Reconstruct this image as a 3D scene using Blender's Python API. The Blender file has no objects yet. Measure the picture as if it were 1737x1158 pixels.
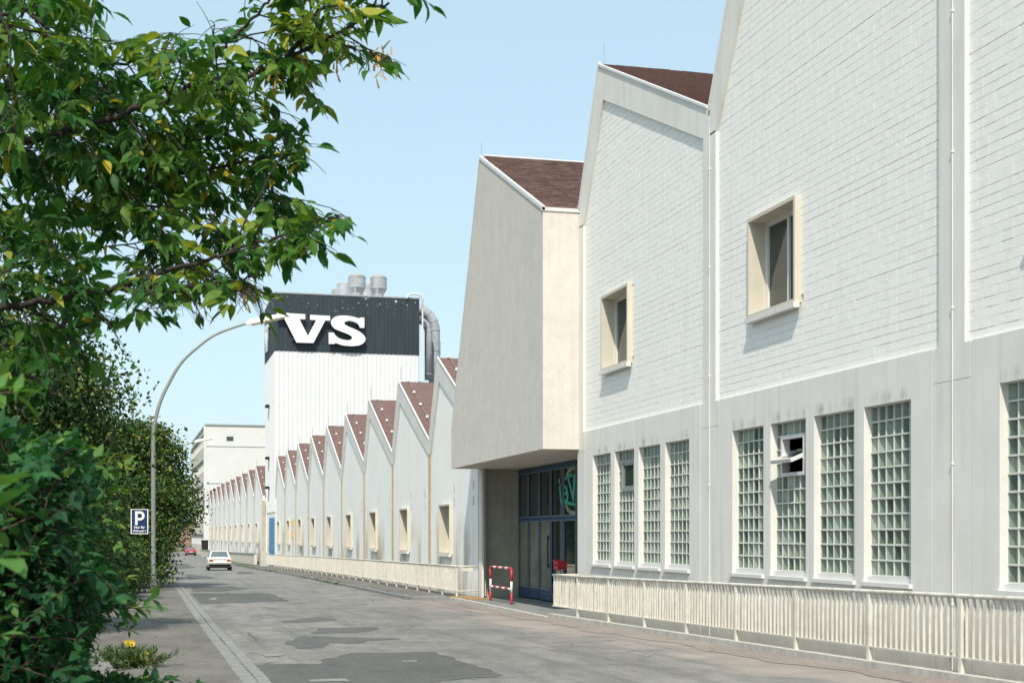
import bpy, bmesh, math, random
import numpy as np
from mathutils import Vector, Matrix
R = random.Random(7)
NR = np.random.default_rng(11)
S = bpy.context.scene
COL = S.collection

# ------------------------------------------------------------------ camera, sky, sun, exposure
EYE = 1.5
FPX, CX, HY = 2400.0, 868.5, 907.0            # focal length and horizon measured on the 1737 px wide photograph
TH = math.atan((CX - 251.0) / FPX)            # the street runs along +Y; the camera looks a little right of it
ST, CT = math.sin(TH), math.cos(TH)
cd = bpy.data.cameras.new('camera')
cam = bpy.data.objects.new('camera', cd); COL.objects.link(cam)
cam.location = (0, 0, EYE); cam.rotation_euler = (math.pi / 2, 0, -TH)
cd.sensor_width = 36; cd.lens = FPX / 1737 * 36; cd.shift_y = (HY - 579) / 1737
cd.clip_start = 0.05; cd.clip_end = 5000
cd.dof.use_dof = True; cd.dof.focus_distance = 24; cd.dof.aperture_fstop = 9
S.camera = cam

SUN_DIR = Vector((0.38, 1.0, -1.24)).normalized()
w = bpy.data.worlds.new('World'); S.world = w; w.use_nodes = True
nt = w.node_tree; nt.nodes.clear()
sky = nt.nodes.new('ShaderNodeTexSky'); sky.sky_type = 'NISHITA'; sky.sun_disc = False
sky.sun_elevation = math.asin(-SUN_DIR.z)
sky.sun_rotation = math.atan2(-SUN_DIR.x, -SUN_DIR.y)
sky.air_density = 1.0; sky.dust_density = 2.0; sky.ozone_density = 1.0; sky.altitude = 100
bg = nt.nodes.new('ShaderNodeBackground'); bg.inputs['Strength'].default_value = 0.15
out = nt.nodes.new('ShaderNodeOutputWorld')
veil = nt.nodes.new('ShaderNodeMix'); veil.data_type = 'RGBA'; veil.inputs['Factor'].default_value = 0.74   # thin even summer haze over the whole sky
veil.inputs[7].default_value = (2.05, 2.74, 2.98, 1)
nt.links.new(sky.outputs[0], veil.inputs[6]); nt.links.new(veil.outputs[2], bg.inputs[0]); nt.links.new(bg.outputs[0], out.inputs[0])
sl = bpy.data.lights.new('sun', 'SUN'); sl.energy = 2.5; sl.angle = math.radians(0.5); sl.color = (1.0, 0.93, 0.81)
so = bpy.data.objects.new('sun', sl); COL.objects.link(so)
so.rotation_euler = SUN_DIR.to_track_quat('-Z', 'Y').to_euler(); so.location = (-10, -20, 40)
S.view_settings.view_transform = 'Standard'; S.view_settings.look = 'None'
S.view_settings.exposure = 0.91; S.view_settings.gamma = 1.0
S.render.engine = 'CYCLES'
try:
    S.cycles.max_bounces = 6; S.cycles.transparent_max_bounces = 6; S.cycles.use_denoising = True
except Exception:
    pass

# ------------------------------------------------------------------ measuring helpers
_gy = [-200, 0, 10, 20, 30, 40, 56, 70, 85, 113, 160, 230, 400, 3000]
_gh = [-0.6, 1.50, 1.65, 1.79, 1.92, 2.02, 2.12, 2.22, 2.34, 2.62, 3.0, 3.35, 3.5, 3.5]
def g(y):
    return EYE - float(np.interp(y, _gy, _gh))
def P(px, py, Z):
    X = (px - CX) / FPX * Z
    return Vector((X * CT + Z * ST, -X * ST + Z * CT, EYE + (HY - py) / FPX * Z))
def ground_at(px, py):
    lo, hi = 3.0, 900.0
    for _ in range(60):
        m = (lo + hi) / 2; p = P(px, py, m)
        if p.z > g(p.y): lo = m
        else: hi = m
    p = P(px, py, lo); return p.x, p.y
def proj(p):
    """numpy (n,3) -> px,py,Z"""
    X = p[:, 0] * CT - p[:, 1] * ST; Z = p[:, 0] * ST + p[:, 1] * CT
    Zs = np.maximum(Z, .01)
    return CX + FPX * X / Zs, HY - FPX * (p[:, 2] - EYE) / Zs, Z
def inpoly(px, py, poly):
    c = np.zeros(len(px), bool); n = len(poly)
    for i in range(n):
        x0, y0 = poly[i]; x1, y1 = poly[(i + 1) % n]
        if y0 == y1: continue
        t = ((y0 > py) != (y1 > py)) & (px < (x1 - x0) * (py - y0) / (y1 - y0) + x0)
        c ^= t
    return c

# ------------------------------------------------------------------ materials
def srgb(r, g_, b):
    f = lambda c: (c / 255 / 12.92) if c / 255 <= .04045 else ((c / 255 + .055) / 1.055) ** 2.4
    return (f(r), f(g_), f(b))
class NT:
    def __init__(s, name):
        s.m = bpy.data.materials.new(name); s.m.use_nodes = True
        s.t = s.m.node_tree; s.t.nodes.clear()
        s.o = s.t.nodes.new('ShaderNodeOutputMaterial')
        s.b = s.t.nodes.new('ShaderNodeBsdfPrincipled'); s.t.links.new(s.b.outputs[0], s.o.inputs[0])
        s.geo = None
    def n(s, typ, **kw):
        x = s.t.nodes.new(typ)
        for k, v in kw.items():
            if k.startswith('i_'):
                x.inputs[k[2:].replace('_', ' ')].default_value = v
            else: setattr(x, k, v)
        return x
    def l(s, a, b): s.t.links.new(a, b)
    def pos(s):
        if s.geo is None: s.geo = s.t.nodes.new('ShaderNodeNewGeometry')
        return s.geo.outputs['Position']
    def mapped(s, scale):
        m = s.t.nodes.new('ShaderNodeMapping'); m.inputs['Scale'].default_value = scale
        s.l(s.pos(), m.inputs[0]); return m.outputs[0]
    def noise(s, scale, detail=4, rough=.55, vec=None, dist=0):
        x = s.t.nodes.new('ShaderNodeTexNoise'); x.inputs['Scale'].default_value = scale
        x.inputs['Detail'].default_value = detail; x.inputs['Roughness'].default_value = rough
        x.inputs['Distortion'].default_value = dist
        s.l(vec if vec is not None else s.pos(), x.inputs['Vector']); return x.outputs['Fac']
    def ramp(s, fac, stops):
        r = s.t.nodes.new('ShaderNodeValToRGB'); e = r.color_ramp.elements
        while len(e) < len(stops): e.new(.5)
        for i, (p, c) in enumerate(stops):
            e[i].position = p; e[i].color = (*c, 1) if len(c) == 3 else c
        s.l(fac, r.inputs[0]); return r.outputs[0]
    def mix(s, fac, a, b, mode='MIX'):
        m = s.t.nodes.new('ShaderNodeMix'); m.data_type = 'RGBA'; m.blend_type = mode
        for sock, v in ((m.inputs['Factor'], fac), (m.inputs[6], a), (m.inputs[7], b)):
            if hasattr(v, 'links'): s.l(v, sock)
            elif isinstance(v, (int, float)): sock.default_value = v
            else: sock.default_value = (*v, 1)
        return m.outputs[2]
    def math(s, op, a, b=0.0, clamp=False):
        m = s.t.nodes.new('ShaderNodeMath'); m.operation = op; m.use_clamp = clamp
        for i, v in enumerate((a, b)):
            if hasattr(v, 'links'): s.l(v, m.inputs[i])
            else: m.inputs[i].default_value = v
        return m.outputs[0]
    def xyz(s):
        x = s.t.nodes.new('ShaderNodeSeparateXYZ'); s.l(s.pos(), x.inputs[0]); return x.outputs
    def bump(s, h, strength=.3, dist=.01):
        b = s.t.nodes.new('ShaderNodeBump'); b.inputs['Strength'].default_value = strength
        b.inputs['Distance'].default_value = dist; s.l(h, b.inputs['Height']); s.l(b.outputs[0], s.b.inputs['Normal'])
    def set(s, **kw):
        for k, v in kw.items():
            k = {'rough': 'Roughness', 'metal': 'Metallic', 'spec': 'Specular IOR Level', 'coat': 'Coat Weight', 'col': 'Base Color'}[k]
            if hasattr(v, 'links'): s.l(v, s.b.inputs[k])
            elif isinstance(v, (int, float)): s.b.inputs[k].default_value = v
            else: s.b.inputs[k].default_value = (*v, 1)
        return s

def simple(name, col, rough=.7, var=.1, scale=2.5, metal=0., spec=.4, bump=0., bscale=60, streak=None, coat=0., fine=.06):
    """streak = (colour, amount): rain marks drawn out down the face"""
    t = NT(name)
    a = tuple(c * (1 - var) for c in col); b = tuple(min(1, c * (1 + var)) for c in col)
    c = t.ramp(t.noise(scale, 5, .6), [(.3, a), (.7, b)])
    if fine:
        c = t.mix(1.0, c, t.ramp(t.noise(70, 3), [(.3, (1 - fine,) * 3), (.7, (1 + 0 * fine,) * 3)]), 'MULTIPLY')
    if streak:
        f = t.ramp(t.noise(1.0, 5, .6, t.mapped((5, 5, .25))), [(.50, (0, 0, 0)), (.78, (1, 1, 1))])
        c = t.mix(t.math('MULTIPLY', f, streak[1]), c, streak[0])
    t.set(col=c, rough=rough, metal=metal, spec=spec, coat=coat)
    if bump: t.bump(t.noise(bscale, 4), bump, .01)
    return t.m
M = {}
M['concrete'] = simple('painted_concrete', (.70, .685, .64), .85, .06, 1.2, bump=.15, bscale=90, streak=((.40, .39, .34), .45))
t = NT('painted_concrete_hall')
c = t.ramp(t.noise(1.2, 5, .6), [(.3, (.68, .665, .62)), (.7, (.75, .735, .69))])
f = t.ramp(t.noise(1.0, 5, .6, t.mapped((5, 5, .25))), [(.50, (0, 0, 0)), (.78, (1, 1, 1))])
c = t.mix(t.math('MULTIPLY', f, .40), c, (.42, .41, .36))
zz = t.xyz()[2]
sp_ = t.math('MULTIPLY', t.math('ADD', t.math('MULTIPLY', t.math('SUBTRACT', .75, zz), .8), t.math('SUBTRACT', t.noise(1.6, 5), .5)), 1.0, True)
c = t.mix(t.math('MULTIPLY', sp_, .62, True), c, (.30, .275, .20))
yb = t.math('FRACT', t.math('DIVIDE', t.math('SUBTRACT', t.xyz()[1], 8.1), 8.1))
u_ = t.math('DIVIDE', t.math('SUBTRACT', t.math('MULTIPLY', yb, 8.1), .86), 1.58)
wmask = t.math('MULTIPLY', t.math('LESS_THAN', t.math('ABSOLUTE', t.math('SUBTRACT', t.math('FRACT', u_), .5)), .41), t.math('LESS_THAN', t.math('ABSOLUTE', t.math('SUBTRACT', u_, 2.0)), 2.0))
hd_ = t.math('SUBTRACT', 1.0, t.math('ABSOLUTE', t.math('MULTIPLY', t.math('SUBTRACT', zz, 3.42), 7.0)), True)
c = t.mix(t.math('MULTIPLY', t.math('MULTIPLY', hd_, wmask), t.ramp(t.noise(1.0, 4, .6, t.mapped((4, 4, .6))), [(.46, (0, 0, 0)), (.70, (.75, .75, .75))])), c, (.20, .19, .16))
t.set(col=c, rough=.85); t.bump(t.noise(90, 4), .15, .01); M['hallconcrete'] = t.m
M['brick'] = simple('white_brick', (.88, .865, .82), .8, .04, 9, bump=.3, bscale=45, streak=((.66, .63, .56), .25))
M['mortar'] = simple('old_mortar', (.50, .47, .42), .95, .2, 12, bump=.5, bscale=50)
M['cream'] = simple('cream_render', (.58, .54, .45), .85, .07, 2.0, bump=.2, bscale=70, streak=((.46, .42, .33), .35))
t = NT('rough_render')
c = t.ramp(t.noise(2.2, 7, .7), [(.3, (.60, .56, .50)), (.55, (.68, .64, .58)), (.75, (.715, .675, .615))])
c = t.mix(.6, c, t.ramp(t.noise(24, 5, .75), [(.34, (.78, .77, .75)), (.55, (1, 1, 1))]), 'MULTIPLY')
c = t.mix(t.math('MULTIPLY', t.ramp(t.noise(1.0, 8, .7, t.mapped((9, 9, .35))), [(.48, (0, 0, 0)), (.78, (1, 1, 1))]), .38), c, (.44, .40, .33))
c = t.mix(t.math('MULTIPLY', t.ramp(t.noise(.55, 5, .6), [(.50, (0, 0, 0)), (.70, (1, 1, 1))]), .3), c, (.52, .48, .40))
t.set(col=c, rough=.92); t.bump(t.noise(30, 6, .75), .9, .014); M['render'] = t.m
M['tan'] = simple('tan_pilaster_paint', (.47, .40, .29), .85, .1, 2, streak=((.30, .22, .12), .4))
M['whitemetal'] = simple('white_flashing', (.70, .69, .67), .45, .05, 3)
M['grey'] = simple('grey_metal', (.33, .34, .33), .5, .12, 4, metal=.4)
M['galv'] = simple('galvanised_sheet', (.40, .43, .46), .42, .18, 2.0, metal=.2, streak=((.36, .22, .12), .35))
M['lamp'] = simple('lamp_post_paint', (.25, .27, .24), .6, .12, 6, metal=.2, streak=((.13, .13, .11), .4))
M['lampwhite'] = simple('lamp_head_white', (.78, .77, .72), .5, .05)
M['diffuser'] = simple('lamp_diffuser', (.34, .26, .16), .4, .15)
M['rail'] = simple('cream_railing_paint', (.64, .622, .55), .6, .14, 5, streak=((.36, .27, .16), .7))
M['blue'] = simple('blue_frame_paint', (.022, .065, .135), .45, .12, 3, streak=((.03, .08, .16), .4))
M['bluedoor'] = simple('blue_roller_door', (.09, .27, .46), .5, .1, 3)
M['red'] = simple('red_paint', (.55, .035, .045), .5, .12, 8)
M['white'] = simple('white_paint', (.78, .77, .74), .5, .06, 8)
M['signblue'] = simple('sign_blue', (.010, .034, .11), .4, .06)
M['signwhite'] = simple('sign_white', (.8, .8, .8), .45, .03)
M['black'] = simple('black_rubber', (.02, .02, .022), .7, .1)
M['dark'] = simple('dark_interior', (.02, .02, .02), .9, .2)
M['chrome'] = simple('chrome', (.6, .6, .6), .2, .05, metal=.9)
M['ochre'] = simple('weathered_yellow_paint', (.55, .34, .10), .7, .25, 8)
M['paleochre'] = simple('faded_yellow_sign', (.62, .44, .22), .7, .2, 8)
M['stone'] = simple('kerb_granite', (.23, .23, .222), .85, .22, 9, bump=.4, bscale=60)
M['stonedark'] = simple('gutter_stone', (.23, .23, .22), .9, .2, 7, bump=.4, bscale=60)
M['kerbconc'] = simple('kerb_concrete', (.50, .48, .43), .9, .18, 5, bump=.4, bscale=50, streak=((.30, .27, .2), .4))
M['darkwall'] = simple('entrance_concrete', (.36, .36, .30), .9, .16, 2.2, bump=.35, bscale=50, streak=((.17, .16, .12), .5))
M['mat'] = simple('rusty_plate', (.34, .22, .10), .85, .25, 9, bump=.3)
M['soil'] = simple('soil', (.10, .085, .06), .95, .35, 5, bump=.6, bscale=30)
M['bark'] = simple('bark', (.035, .028, .022), .9, .3, 20, bump=.6, bscale=60)
M['twig'] = simple('reddish_twig', (.075, .040, .028), .7, .2, 20)
M['office'] = simple('office_panels', (.66, .66, .64), .75, .04, .4, streak=((.62, .60, .55), .25))
M['officecream'] = simple('office_spandrel', (.60, .57, .47), .8, .06, .8)
M['carwhite'] = simple('car_paint_white', (.76, .75, .71), .3, .02, coat=.5)
M['carred'] = simple('car_paint_red', (.50, .05, .07), .3, .03, coat=.5)
M['tail'] = simple('tail_light_red', (.42, .02, .02), .25, .1)
M['amber'] = simple('indicator_amber', (.6, .22, .03), .25, .1)
M['flower'] = simple('yellow_petal', (.80, .58, .02), .6, .08, 20)
M['rust'] = simple('rusty_rim', (.42, .30, .20), .6, .2, 5, metal=.3)
M['brownwall'] = simple('old_red_brick', (.30, .19, .15), .9, .22, 1.5, bump=.3, bscale=20)

def glassmat(name, col, rough=.06, spec=.8):
    t = NT(name); n = t.noise(1.3, 3)
    t.set(col=t.ramp(n, [(.3, tuple(c * .75 for c in col)), (.7, tuple(c * 1.25 for c in col))]), rough=rough, spec=spec); return t.m
M['glass'] = glassmat('dark_window_glass', (.035, .05, .045))
M['glassdoor'] = glassmat('door_glass', (.018, .034, .032), .04)
M['glassolive'] = glassmat('olive_door_glass', (.21, .215, .17), .12, .6)  # paler olive tone for three of the lower door panes
M['carglass'] = glassmat('car_glass', (.12, .16, .18), .05)
# ribbed glass blocks: slightly different green in every block
t = NT('glass_block_pane'); oi = t.n('ShaderNodeObjectInfo'); vv = t.n('ShaderNodeTexVoronoi'); vv.inputs['Scale'].default_value = 4.6
t.l(t.pos(), vv.inputs['Vector'])
f = oi.outputs['Random']
c = t.ramp(f, [(0, (.06, .09, .07)), (.35, (.15, .20, .16)), (.7, (.22, .275, .22)), (1, (.38, .43, .36))])
zz = t.xyz()[2]
lowf = t.math('MULTIPLY', t.ramp(t.noise(9, 2), [(.5, (0, 0, 0)), (.62, (1, 1, 1))]), t.math('SUBTRACT', 1.15, zz, True), True)
c = t.mix(lowf, c, (.22, .15, .06))
t.set(col=c, rough=.22, spec=.7); t.bump(t.noise(1, 2, .5, t.mapped((60, 60, 4))), .35, .004); M['blockpane'] = t.m
for i_, q_ in enumerate(((.075, .105, .083), (.14, .19, .15), (.20, .255, .205), (.31, .36, .30))):
    M['blockpane%d' % i_] = simple('glass_block_pane', q_, .2, .12, 9, spec=.7)
M['blockrim'] = simple('glass_block_rim', (.24, .31, .25), .25, .12, 9, spec=.6)
M['grid'] = simple('white_block_joints', (.68, .68, .64), .8, .05, 5)

# stained plaster of the low halls
t = NT('white_plaster_low_hall')
c = t.ramp(t.noise(.7, 5), [(.3, (.84, .825, .785)), (.7, (.90, .885, .85))])
x3 = t.xyz()
st = t.ramp(t.noise(1.0, 5, .55, t.mapped((.1, .34, .10))), [(.50, (0, 0, 0)), (.60, (1, 1, 1))])
hgt = t.math('MULTIPLY', t.math('SUBTRACT', t.math('ADD', 1.2, t.math('MULTIPLY', t.noise(.9, 4), 2.4)), x3[2]), .5, True)
c = t.mix(t.math('MULTIPLY', st, t.math('MULTIPLY', hgt, .8)), c, (.36, .27, .13))
st2 = t.ramp(t.noise(1.0, 5, .6, t.mapped((6, 6, .3))), [(.5, (0, 0, 0)), (.8, (1, 1, 1))])
c = t.mix(t.math('MULTIPLY', st2, .25), c, (.55, .54, .48))
t.set(col=c, rough=.85); t.bump(t.noise(55, 4), .25, .01); M['plaster'] = t.m
# brown roof felt shingles
t = NT('brown_roof_shingles')
c = t.ramp(t.noise(4.5, 5, .7), [(.25, (.130, .076, .066)), (.5, (.175, .102, .088)), (.8, (.23, .14, .12))])
c = t.mix(.5, c, t.ramp(t.noise(90, 2), [(.3, (.5, .5, .5)), (.7, (1, 1, 1))]), 'MULTIPLY')
t.set(col=c, rough=.95); t.bump(t.noise(60, 3), .5, .01); M['shingle'] = t.m
# tower cladding, chips of paint off the dark sheet towards the top
t = NT('dark_cladding')
c = t.ramp(t.noise(1.0, 4, .6, t.mapped((2, 2, .3))), [(.3, (.014, .026, .035)), (.7, (.025, .042, .053))])
z3 = t.xyz()[2]
chip = t.math('MULTIPLY', t.ramp(t.noise(3.2, 3, .65), [(.645, (0, 0, 0)), (.66, (1, 1, 1))]), t.math('MULTIPLY', t.math('SUBTRACT', z3, 19.7), 1.1, True))
c = t.mix(chip, c, (.68, .70, .70)); t.set(col=c, rough=.55); M['claddark'] = t.m
M['cladwhite'] = simple('white_cladding', (.69, .70, .71), .6, .03, 1, streak=((.60, .60, .58), .22))

# asphalt and other grounds
def ground_mat(name, base, var, speck, crack=0., stain=.25, gravel=0.):
    t = NT(name)
    c = t.ramp(t.noise(.35, 6, .6), [(.3, tuple(b * (1 - var) for b in base)), (.7, tuple(b * (1 + var) for b in base))])
    c = t.mix(stain, c, t.ramp(t.noise(1.6, 6, .7, t.mapped((1, .35, 1)), .6), [(.35, (.55, .55, .54)), (.6, (1, 1, 1))]), 'MULTIPLY')
    c = t.mix(.5, c, t.ramp(t.noise(5, 9, .8), [(.30, (.62, .62, .62)), (.5, (1, 1, 1)), (.72, (1.3, 1.29, 1.27))]), 'MULTIPLY')
    c = t.mix(.7, c, t.ramp(t.noise(19, 5, .8), [(.36, (.6, .6, .6)), (.47, (1, 1, 1)), (.62, (1.05, 1.05, 1.04)), (.70, (1.45, 1.43, 1.4))]), 'MULTIPLY')
    c = t.mix(speck, c, t.ramp(t.noise(42, 4, .8), [(.32, (.35, .35, .36)), (.5, (1, 1, 1)), (.7, (1.5, 1.48, 1.42))]), 'MULTIPLY')
    if gravel:
        v = t.n('ShaderNodeTexVoronoi'); v.inputs['Scale'].default_value = 26; t.l(t.pos(), v.inputs['Vector'])
        c = t.mix(gravel, c, t.mix(1, v.outputs['Color'], (1.5, 1.15, 1.05), 'MULTIPLY'), 'SOFT_LIGHT')
    if crack:
        v = t.n('ShaderNodeTexVoronoi', feature='DISTANCE_TO_EDGE'); v.inputs['Scale'].default_value = .42
        nz = t.n('ShaderNodeTexNoise'); nz.inputs['Scale'].default_value = 1.3; nz.inputs['Detail'].default_value = 5; t.l(t.pos(), nz.inputs['Vector'])
        mx = t.mix(.22, t.pos(), nz.outputs['Color'], 'ADD'); t.l(mx, v.inputs['Vector'])
        k = t.math('MULTIPLY', t.math('LESS_THAN', v.outputs['Distance'], .007), t.ramp(t.noise(.3, 2), [(.5, (0, 0, 0)), (.56, (1, 1, 1))]))
        c = t.mix(t.math('MULTIPLY', k, crack), c, (.05, .05, .045))
    if name == 'weathered_asphalt':
        q = t.xyz()
        e = t.math('ADD', t.math('SUBTRACT', q[0], 7.15), t.math('MULTIPLY', t.math('SUBTRACT', t.noise(.55, 6, .65), .5), 4.2))
        e = t.math('MULTIPLY', t.math('MULTIPLY', e, 1.6, True), t.math('MULTIPLY', t.math('SUBTRACT', 47.5, q[1]), .4, True))
        c = t.mix(e, c, t.mix(.55, t.ramp(t.noise(.8, 4), [(.3, (.255, .225, .205)), (.7, (.315, .28, .255))]), t.ramp(t.noise(48, 4, .85), [(.3, (.3, .28, .27)), (.5, (1, 1, 1)), (.7, (1.6, 1.5, 1.45))]), 'MULTIPLY'))
        pale = t.ramp(t.noise(.28, 4, .5), [(.52, (0, 0, 0)), (.62, (.55, .55, .55))])
        c = t.mix(pale, c, t.mix(1, c, (1.28, 1.26, 1.22), 'MULTIPLY'))
        tyre = t.ramp(t.noise(1.0, 5, .6, t.mapped((2.6, .10, 1))), [(.53, (0, 0, 0)), (.66, (.5, .5, .5))])
        c = t.mix(tyre, c, (.12, .12, .115))
    t.set(col=c, rough=.92, spec=.25); t.bump(t.noise(65, 5, .7), .55, .012)
    return t.m
M['road'] = ground_mat('weathered_asphalt', (.235, .230, .218), .16, .6, .8, .6)
M['patch'] = ground_mat('newer_asphalt_patch', (.122, .125, .122), .14, .5, 0, .3)
M['palepatch'] = ground_mat('pale_worn_asphalt', (.265, .26, .245), .10, .4, 0, .2)
M['pave'] = ground_mat('pavement_asphalt', (.180, .172, .155), .18, .55, .6, .6)
M['pink'] = ground_mat('pinkish_chippings', (.285, .25, .228), .10, .55, .3, .3, .12)
M['concgrd'] = ground_mat('concrete_paving', (.24, .25, .245), .12, .3, 0, .35)
M['terrain'] = ground_mat('dry_grass_ground', (.13, .12, .07), .3, .4, 0, .4)

def leafmat(name, stops, rough=.42, trans=.32, tcol=(1.3, 1.25, .5)):
    t = NT(name)
    a = t.n('ShaderNodeAttribute', attribute_name='tint')
    c = t.ramp(a.outputs['Fac'], stops)
    c = t.mix(.35, c, t.ramp(t.noise(30, 2), [(.3, (.7, .7, .7)), (.7, (1.15, 1.15, 1.1))]), 'MULTIPLY')
    t.set(col=c, rough=rough, spec=.22)
    tr = t.n('ShaderNodeBsdfTranslucent'); t.l(t.mix(1, c, tcol, 'MULTIPLY'), tr.inputs[0])
    ms = t.n('ShaderNodeMixShader'); ms.inputs[0].default_value = trans
    t.l(t.b.outputs[0], ms.inputs[1]); t.l(tr.outputs[0], ms.inputs[2]); t.l(ms.outputs[0], t.o.inputs[0])
    return t.m
M['leaf_maple'] = leafmat('ash_leaved_maple_leaf', [(0, (.018, .070, .018)), (.45, (.040, .140, .028)), (.82, (.135, .245, .04)), (.95, (.42, .40, .05)), (1, (.60, .44, .03))], .5, .42)
M['leaf_bush'] = leafmat('dark_shrub_leaf', [(0, (.013, .064, .024)), (.7, (.034, .130, .038)), (.93, (.09, .21, .045)), (1, (.20, .29, .05))], .6, .32)
M['leaf_tree'] = leafmat('small_tree_leaf', [(0, (.012, .042, .014)), (.5, (.040, .10, .026)), (.85, (.14, .20, .05)), (1, (.26, .25, .06))], .5, .14)
M['leaf_yellow'] = leafmat('yellowing_tree_leaf', [(0, (.014, .045, .014)), (.5, (.050, .11, .024)), (.82, (.16, .21, .04)), (1, (.36, .33, .04))], .5, .14)
M['leaf_flower'] = leafmat('flower_plant_leaf', [(0, (.045, .09, .03)), (.7, (.09, .15, .05)), (1, (.24, .26, .14))], .5, .2)
M['leaf_grey'] = leafmat('grey_scrub_leaf', [(0, (.12, .13, .10)), (.7, (.2, .2, .15)), (1, (.3, .28, .2))], .7, .1)

# ------------------------------------------------------------------ mesh helpers
class MB:
    def __init__(s): s.v = []; s.f = []; s.mi = []
    def add(s, vs, fs, mi=0):
        o = len(s.v); s.v += [tuple(v) for v in vs]
        for f in fs: s.f.append(tuple(i + o for i in f)); s.mi.append(mi)
        return s
    def box(s, x0, x1, y0, y1, z0, z1, mi=0):
        return s.add([(x0, y0, z0), (x1, y0, z0), (x1, y1, z0), (x0, y1, z0), (x0, y0, z1), (x1, y0, z1), (x1, y1, z1), (x0, y1, z1)],
                     [(0, 3, 2, 1), (4, 5, 6, 7), (0, 1, 5, 4), (1, 2, 6, 5), (2, 3, 7, 6), (3, 0, 4, 7)], mi)
    def prism(s, poly, a0, a1, axis='x', mi=0):
        n = len(poly)
        mk = {'x': lambda p, a: (a, p[0], p[1]), 'y': lambda p, a: (p[0], a, p[1]), 'z': lambda p, a: (p[0], p[1], a)}[axis]
        vs = [mk(p, a0) for p in poly] + [mk(p, a1) for p in poly]
        fs = [tuple(range(n)), tuple(range(2 * n - 1, n - 1, -1))] + [(i, (i + 1) % n, n + (i + 1) % n, n + i) for i in range(n)]
        return s.add(vs, fs, mi)
    def tube(s, pts, rad, n=8, cap=True, mi=0):
        pts = [Vector(p) for p in pts]
        if not hasattr(rad, '__len__'): rad = [rad] * len(pts)
        vs = []; up = None
        for i, p in enumerate(pts):
            d = (pts[min(i + 1, len(pts) - 1)] - pts[max(i - 1, 0)])
            d = d.normalized() if d.length > 1e-9 else Vector((0, 0, 1))
            if up is None: up = Vector((0, 0, 1)) if abs(d.z) < .9 else Vector((1, 0, 0))
            a = d.cross(up).normalized(); b = a.cross(d).normalized(); up = b
            for k in range(n):
                t_ = 2 * math.pi * k / n
                vs.append(p + (a * math.cos(t_) + b * math.sin(t_)) * rad[i])
        fs = []
        for i in range(len(pts) - 1):
            for k in range(n):
                k2 = (k + 1) % n
                fs.append((i * n + k, i * n + k2, (i + 1) * n + k2, (i + 1) * n + k))
        if cap:
            fs.append(tuple(range(n - 1, -1, -1))); fs.append(tuple(range((len(pts) - 1) * n, len(pts) * n)))
        return s.add(vs, fs, mi)
    def lathe(s, prof, cx, cy, n=20, mi=0):
        vs = []; fs = []
        for r, z in prof:
            for k in range(n):
                a = 2 * math.pi * k / n; vs.append((cx + r * math.cos(a), cy + r * math.sin(a), z))
        for i in range(len(prof) - 1):
            for k in range(n):
                k2 = (k + 1) % n; fs.append((i * n + k, i * n + k2, (i + 1) * n + k2, (i + 1) * n + k))
        fs.append(tuple(range(n - 1, -1, -1))); fs.append(tuple(range((len(prof) - 1) * n, len(prof) * n)))
        return s.add(vs, fs, mi)
    def xform(s, fn): s.v = [tuple(fn(*v)) for v in s.v]; return s
    def mesh(s, name, mats, smooth=False):
        me = bpy.data.meshes.new(name); me.from_pydata(s.v, [], s.f)
        mats = mats if isinstance(mats, (list, tuple)) else [mats]
        for m in mats: me.materials.append(M[m] if isinstance(m, str) else m)
        if len(mats) > 1: me.polygons.foreach_set('material_index', s.mi)
        bm = bmesh.new(); bm.from_mesh(me); bmesh.ops.recalc_face_normals(bm, faces=bm.faces); bm.to_mesh(me); bm.free()
        if smooth: me.polygons.foreach_set('use_smooth', [True] * len(me.polygons))
        return me

def link(name, me, parent=None):
    o = bpy.data.objects.new(name, me); COL.objects.link(o)
    if parent is not None:
        o.parent = parent
        if parent.type == 'EMPTY' and not parent.get('_local'):
            o.matrix_parent_inverse = Matrix.Translation(-parent.location)
    return o
def part(name, mb, mats, parent, smooth=False, label=None, kind=None):
    o = link(name, mb.mesh(name, mats, smooth), parent)
    if label: o['label'] = label
    if kind: o['kind'] = kind
    return o
def thing(name, label, cat, loc, group=None, local=False, rz=0.0):
    """an Empty at the base of a thing; local=True: parts are written in the thing's own coordinates"""
    o = bpy.data.objects.new(name, None); COL.objects.link(o); o.location = loc; o.rotation_euler = (0, 0, rz)
    o.empty_display_size = .2
    o['label'] = label; o['category'] = cat
    if group: o['group'] = group
    if local: o['_local'] = 1
    return o
def struct(name, mb, mats, smooth=False):
    o = part(name, mb, mats, None, smooth); o['kind'] = 'structure'; return o
def clip(poly, ax, val, keep_less):
    res = []
    for i in range(len(poly)):
        a, b = poly[i], poly[(i + 1) % len(poly)]
        ia = (a[ax] <= val) == keep_less or a[ax] == val; ib = (b[ax] <= val) == keep_less or b[ax] == val
        if ia: res.append(a)
        if ia != ib:
            t_ = (val - a[ax]) / (b[ax] - a[ax]); res.append(tuple(a[k] + t_ * (b[k] - a[k]) for k in (0, 1)))
    return res
def panel_with_hole(mb, poly, hole, x0, x1):
    y0, y1, z0, z1 = hole
    a = clip(poly, 0, y0, True); b = clip(poly, 0, y1, False); m_ = clip(clip(poly, 0, y0, False), 0, y1, True)
    for q in (a, b, clip(m_, 1, z0, True), clip(m_, 1, z1, False)):
        if len(q) >= 3: mb.prism(q, x0, x1)
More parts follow.
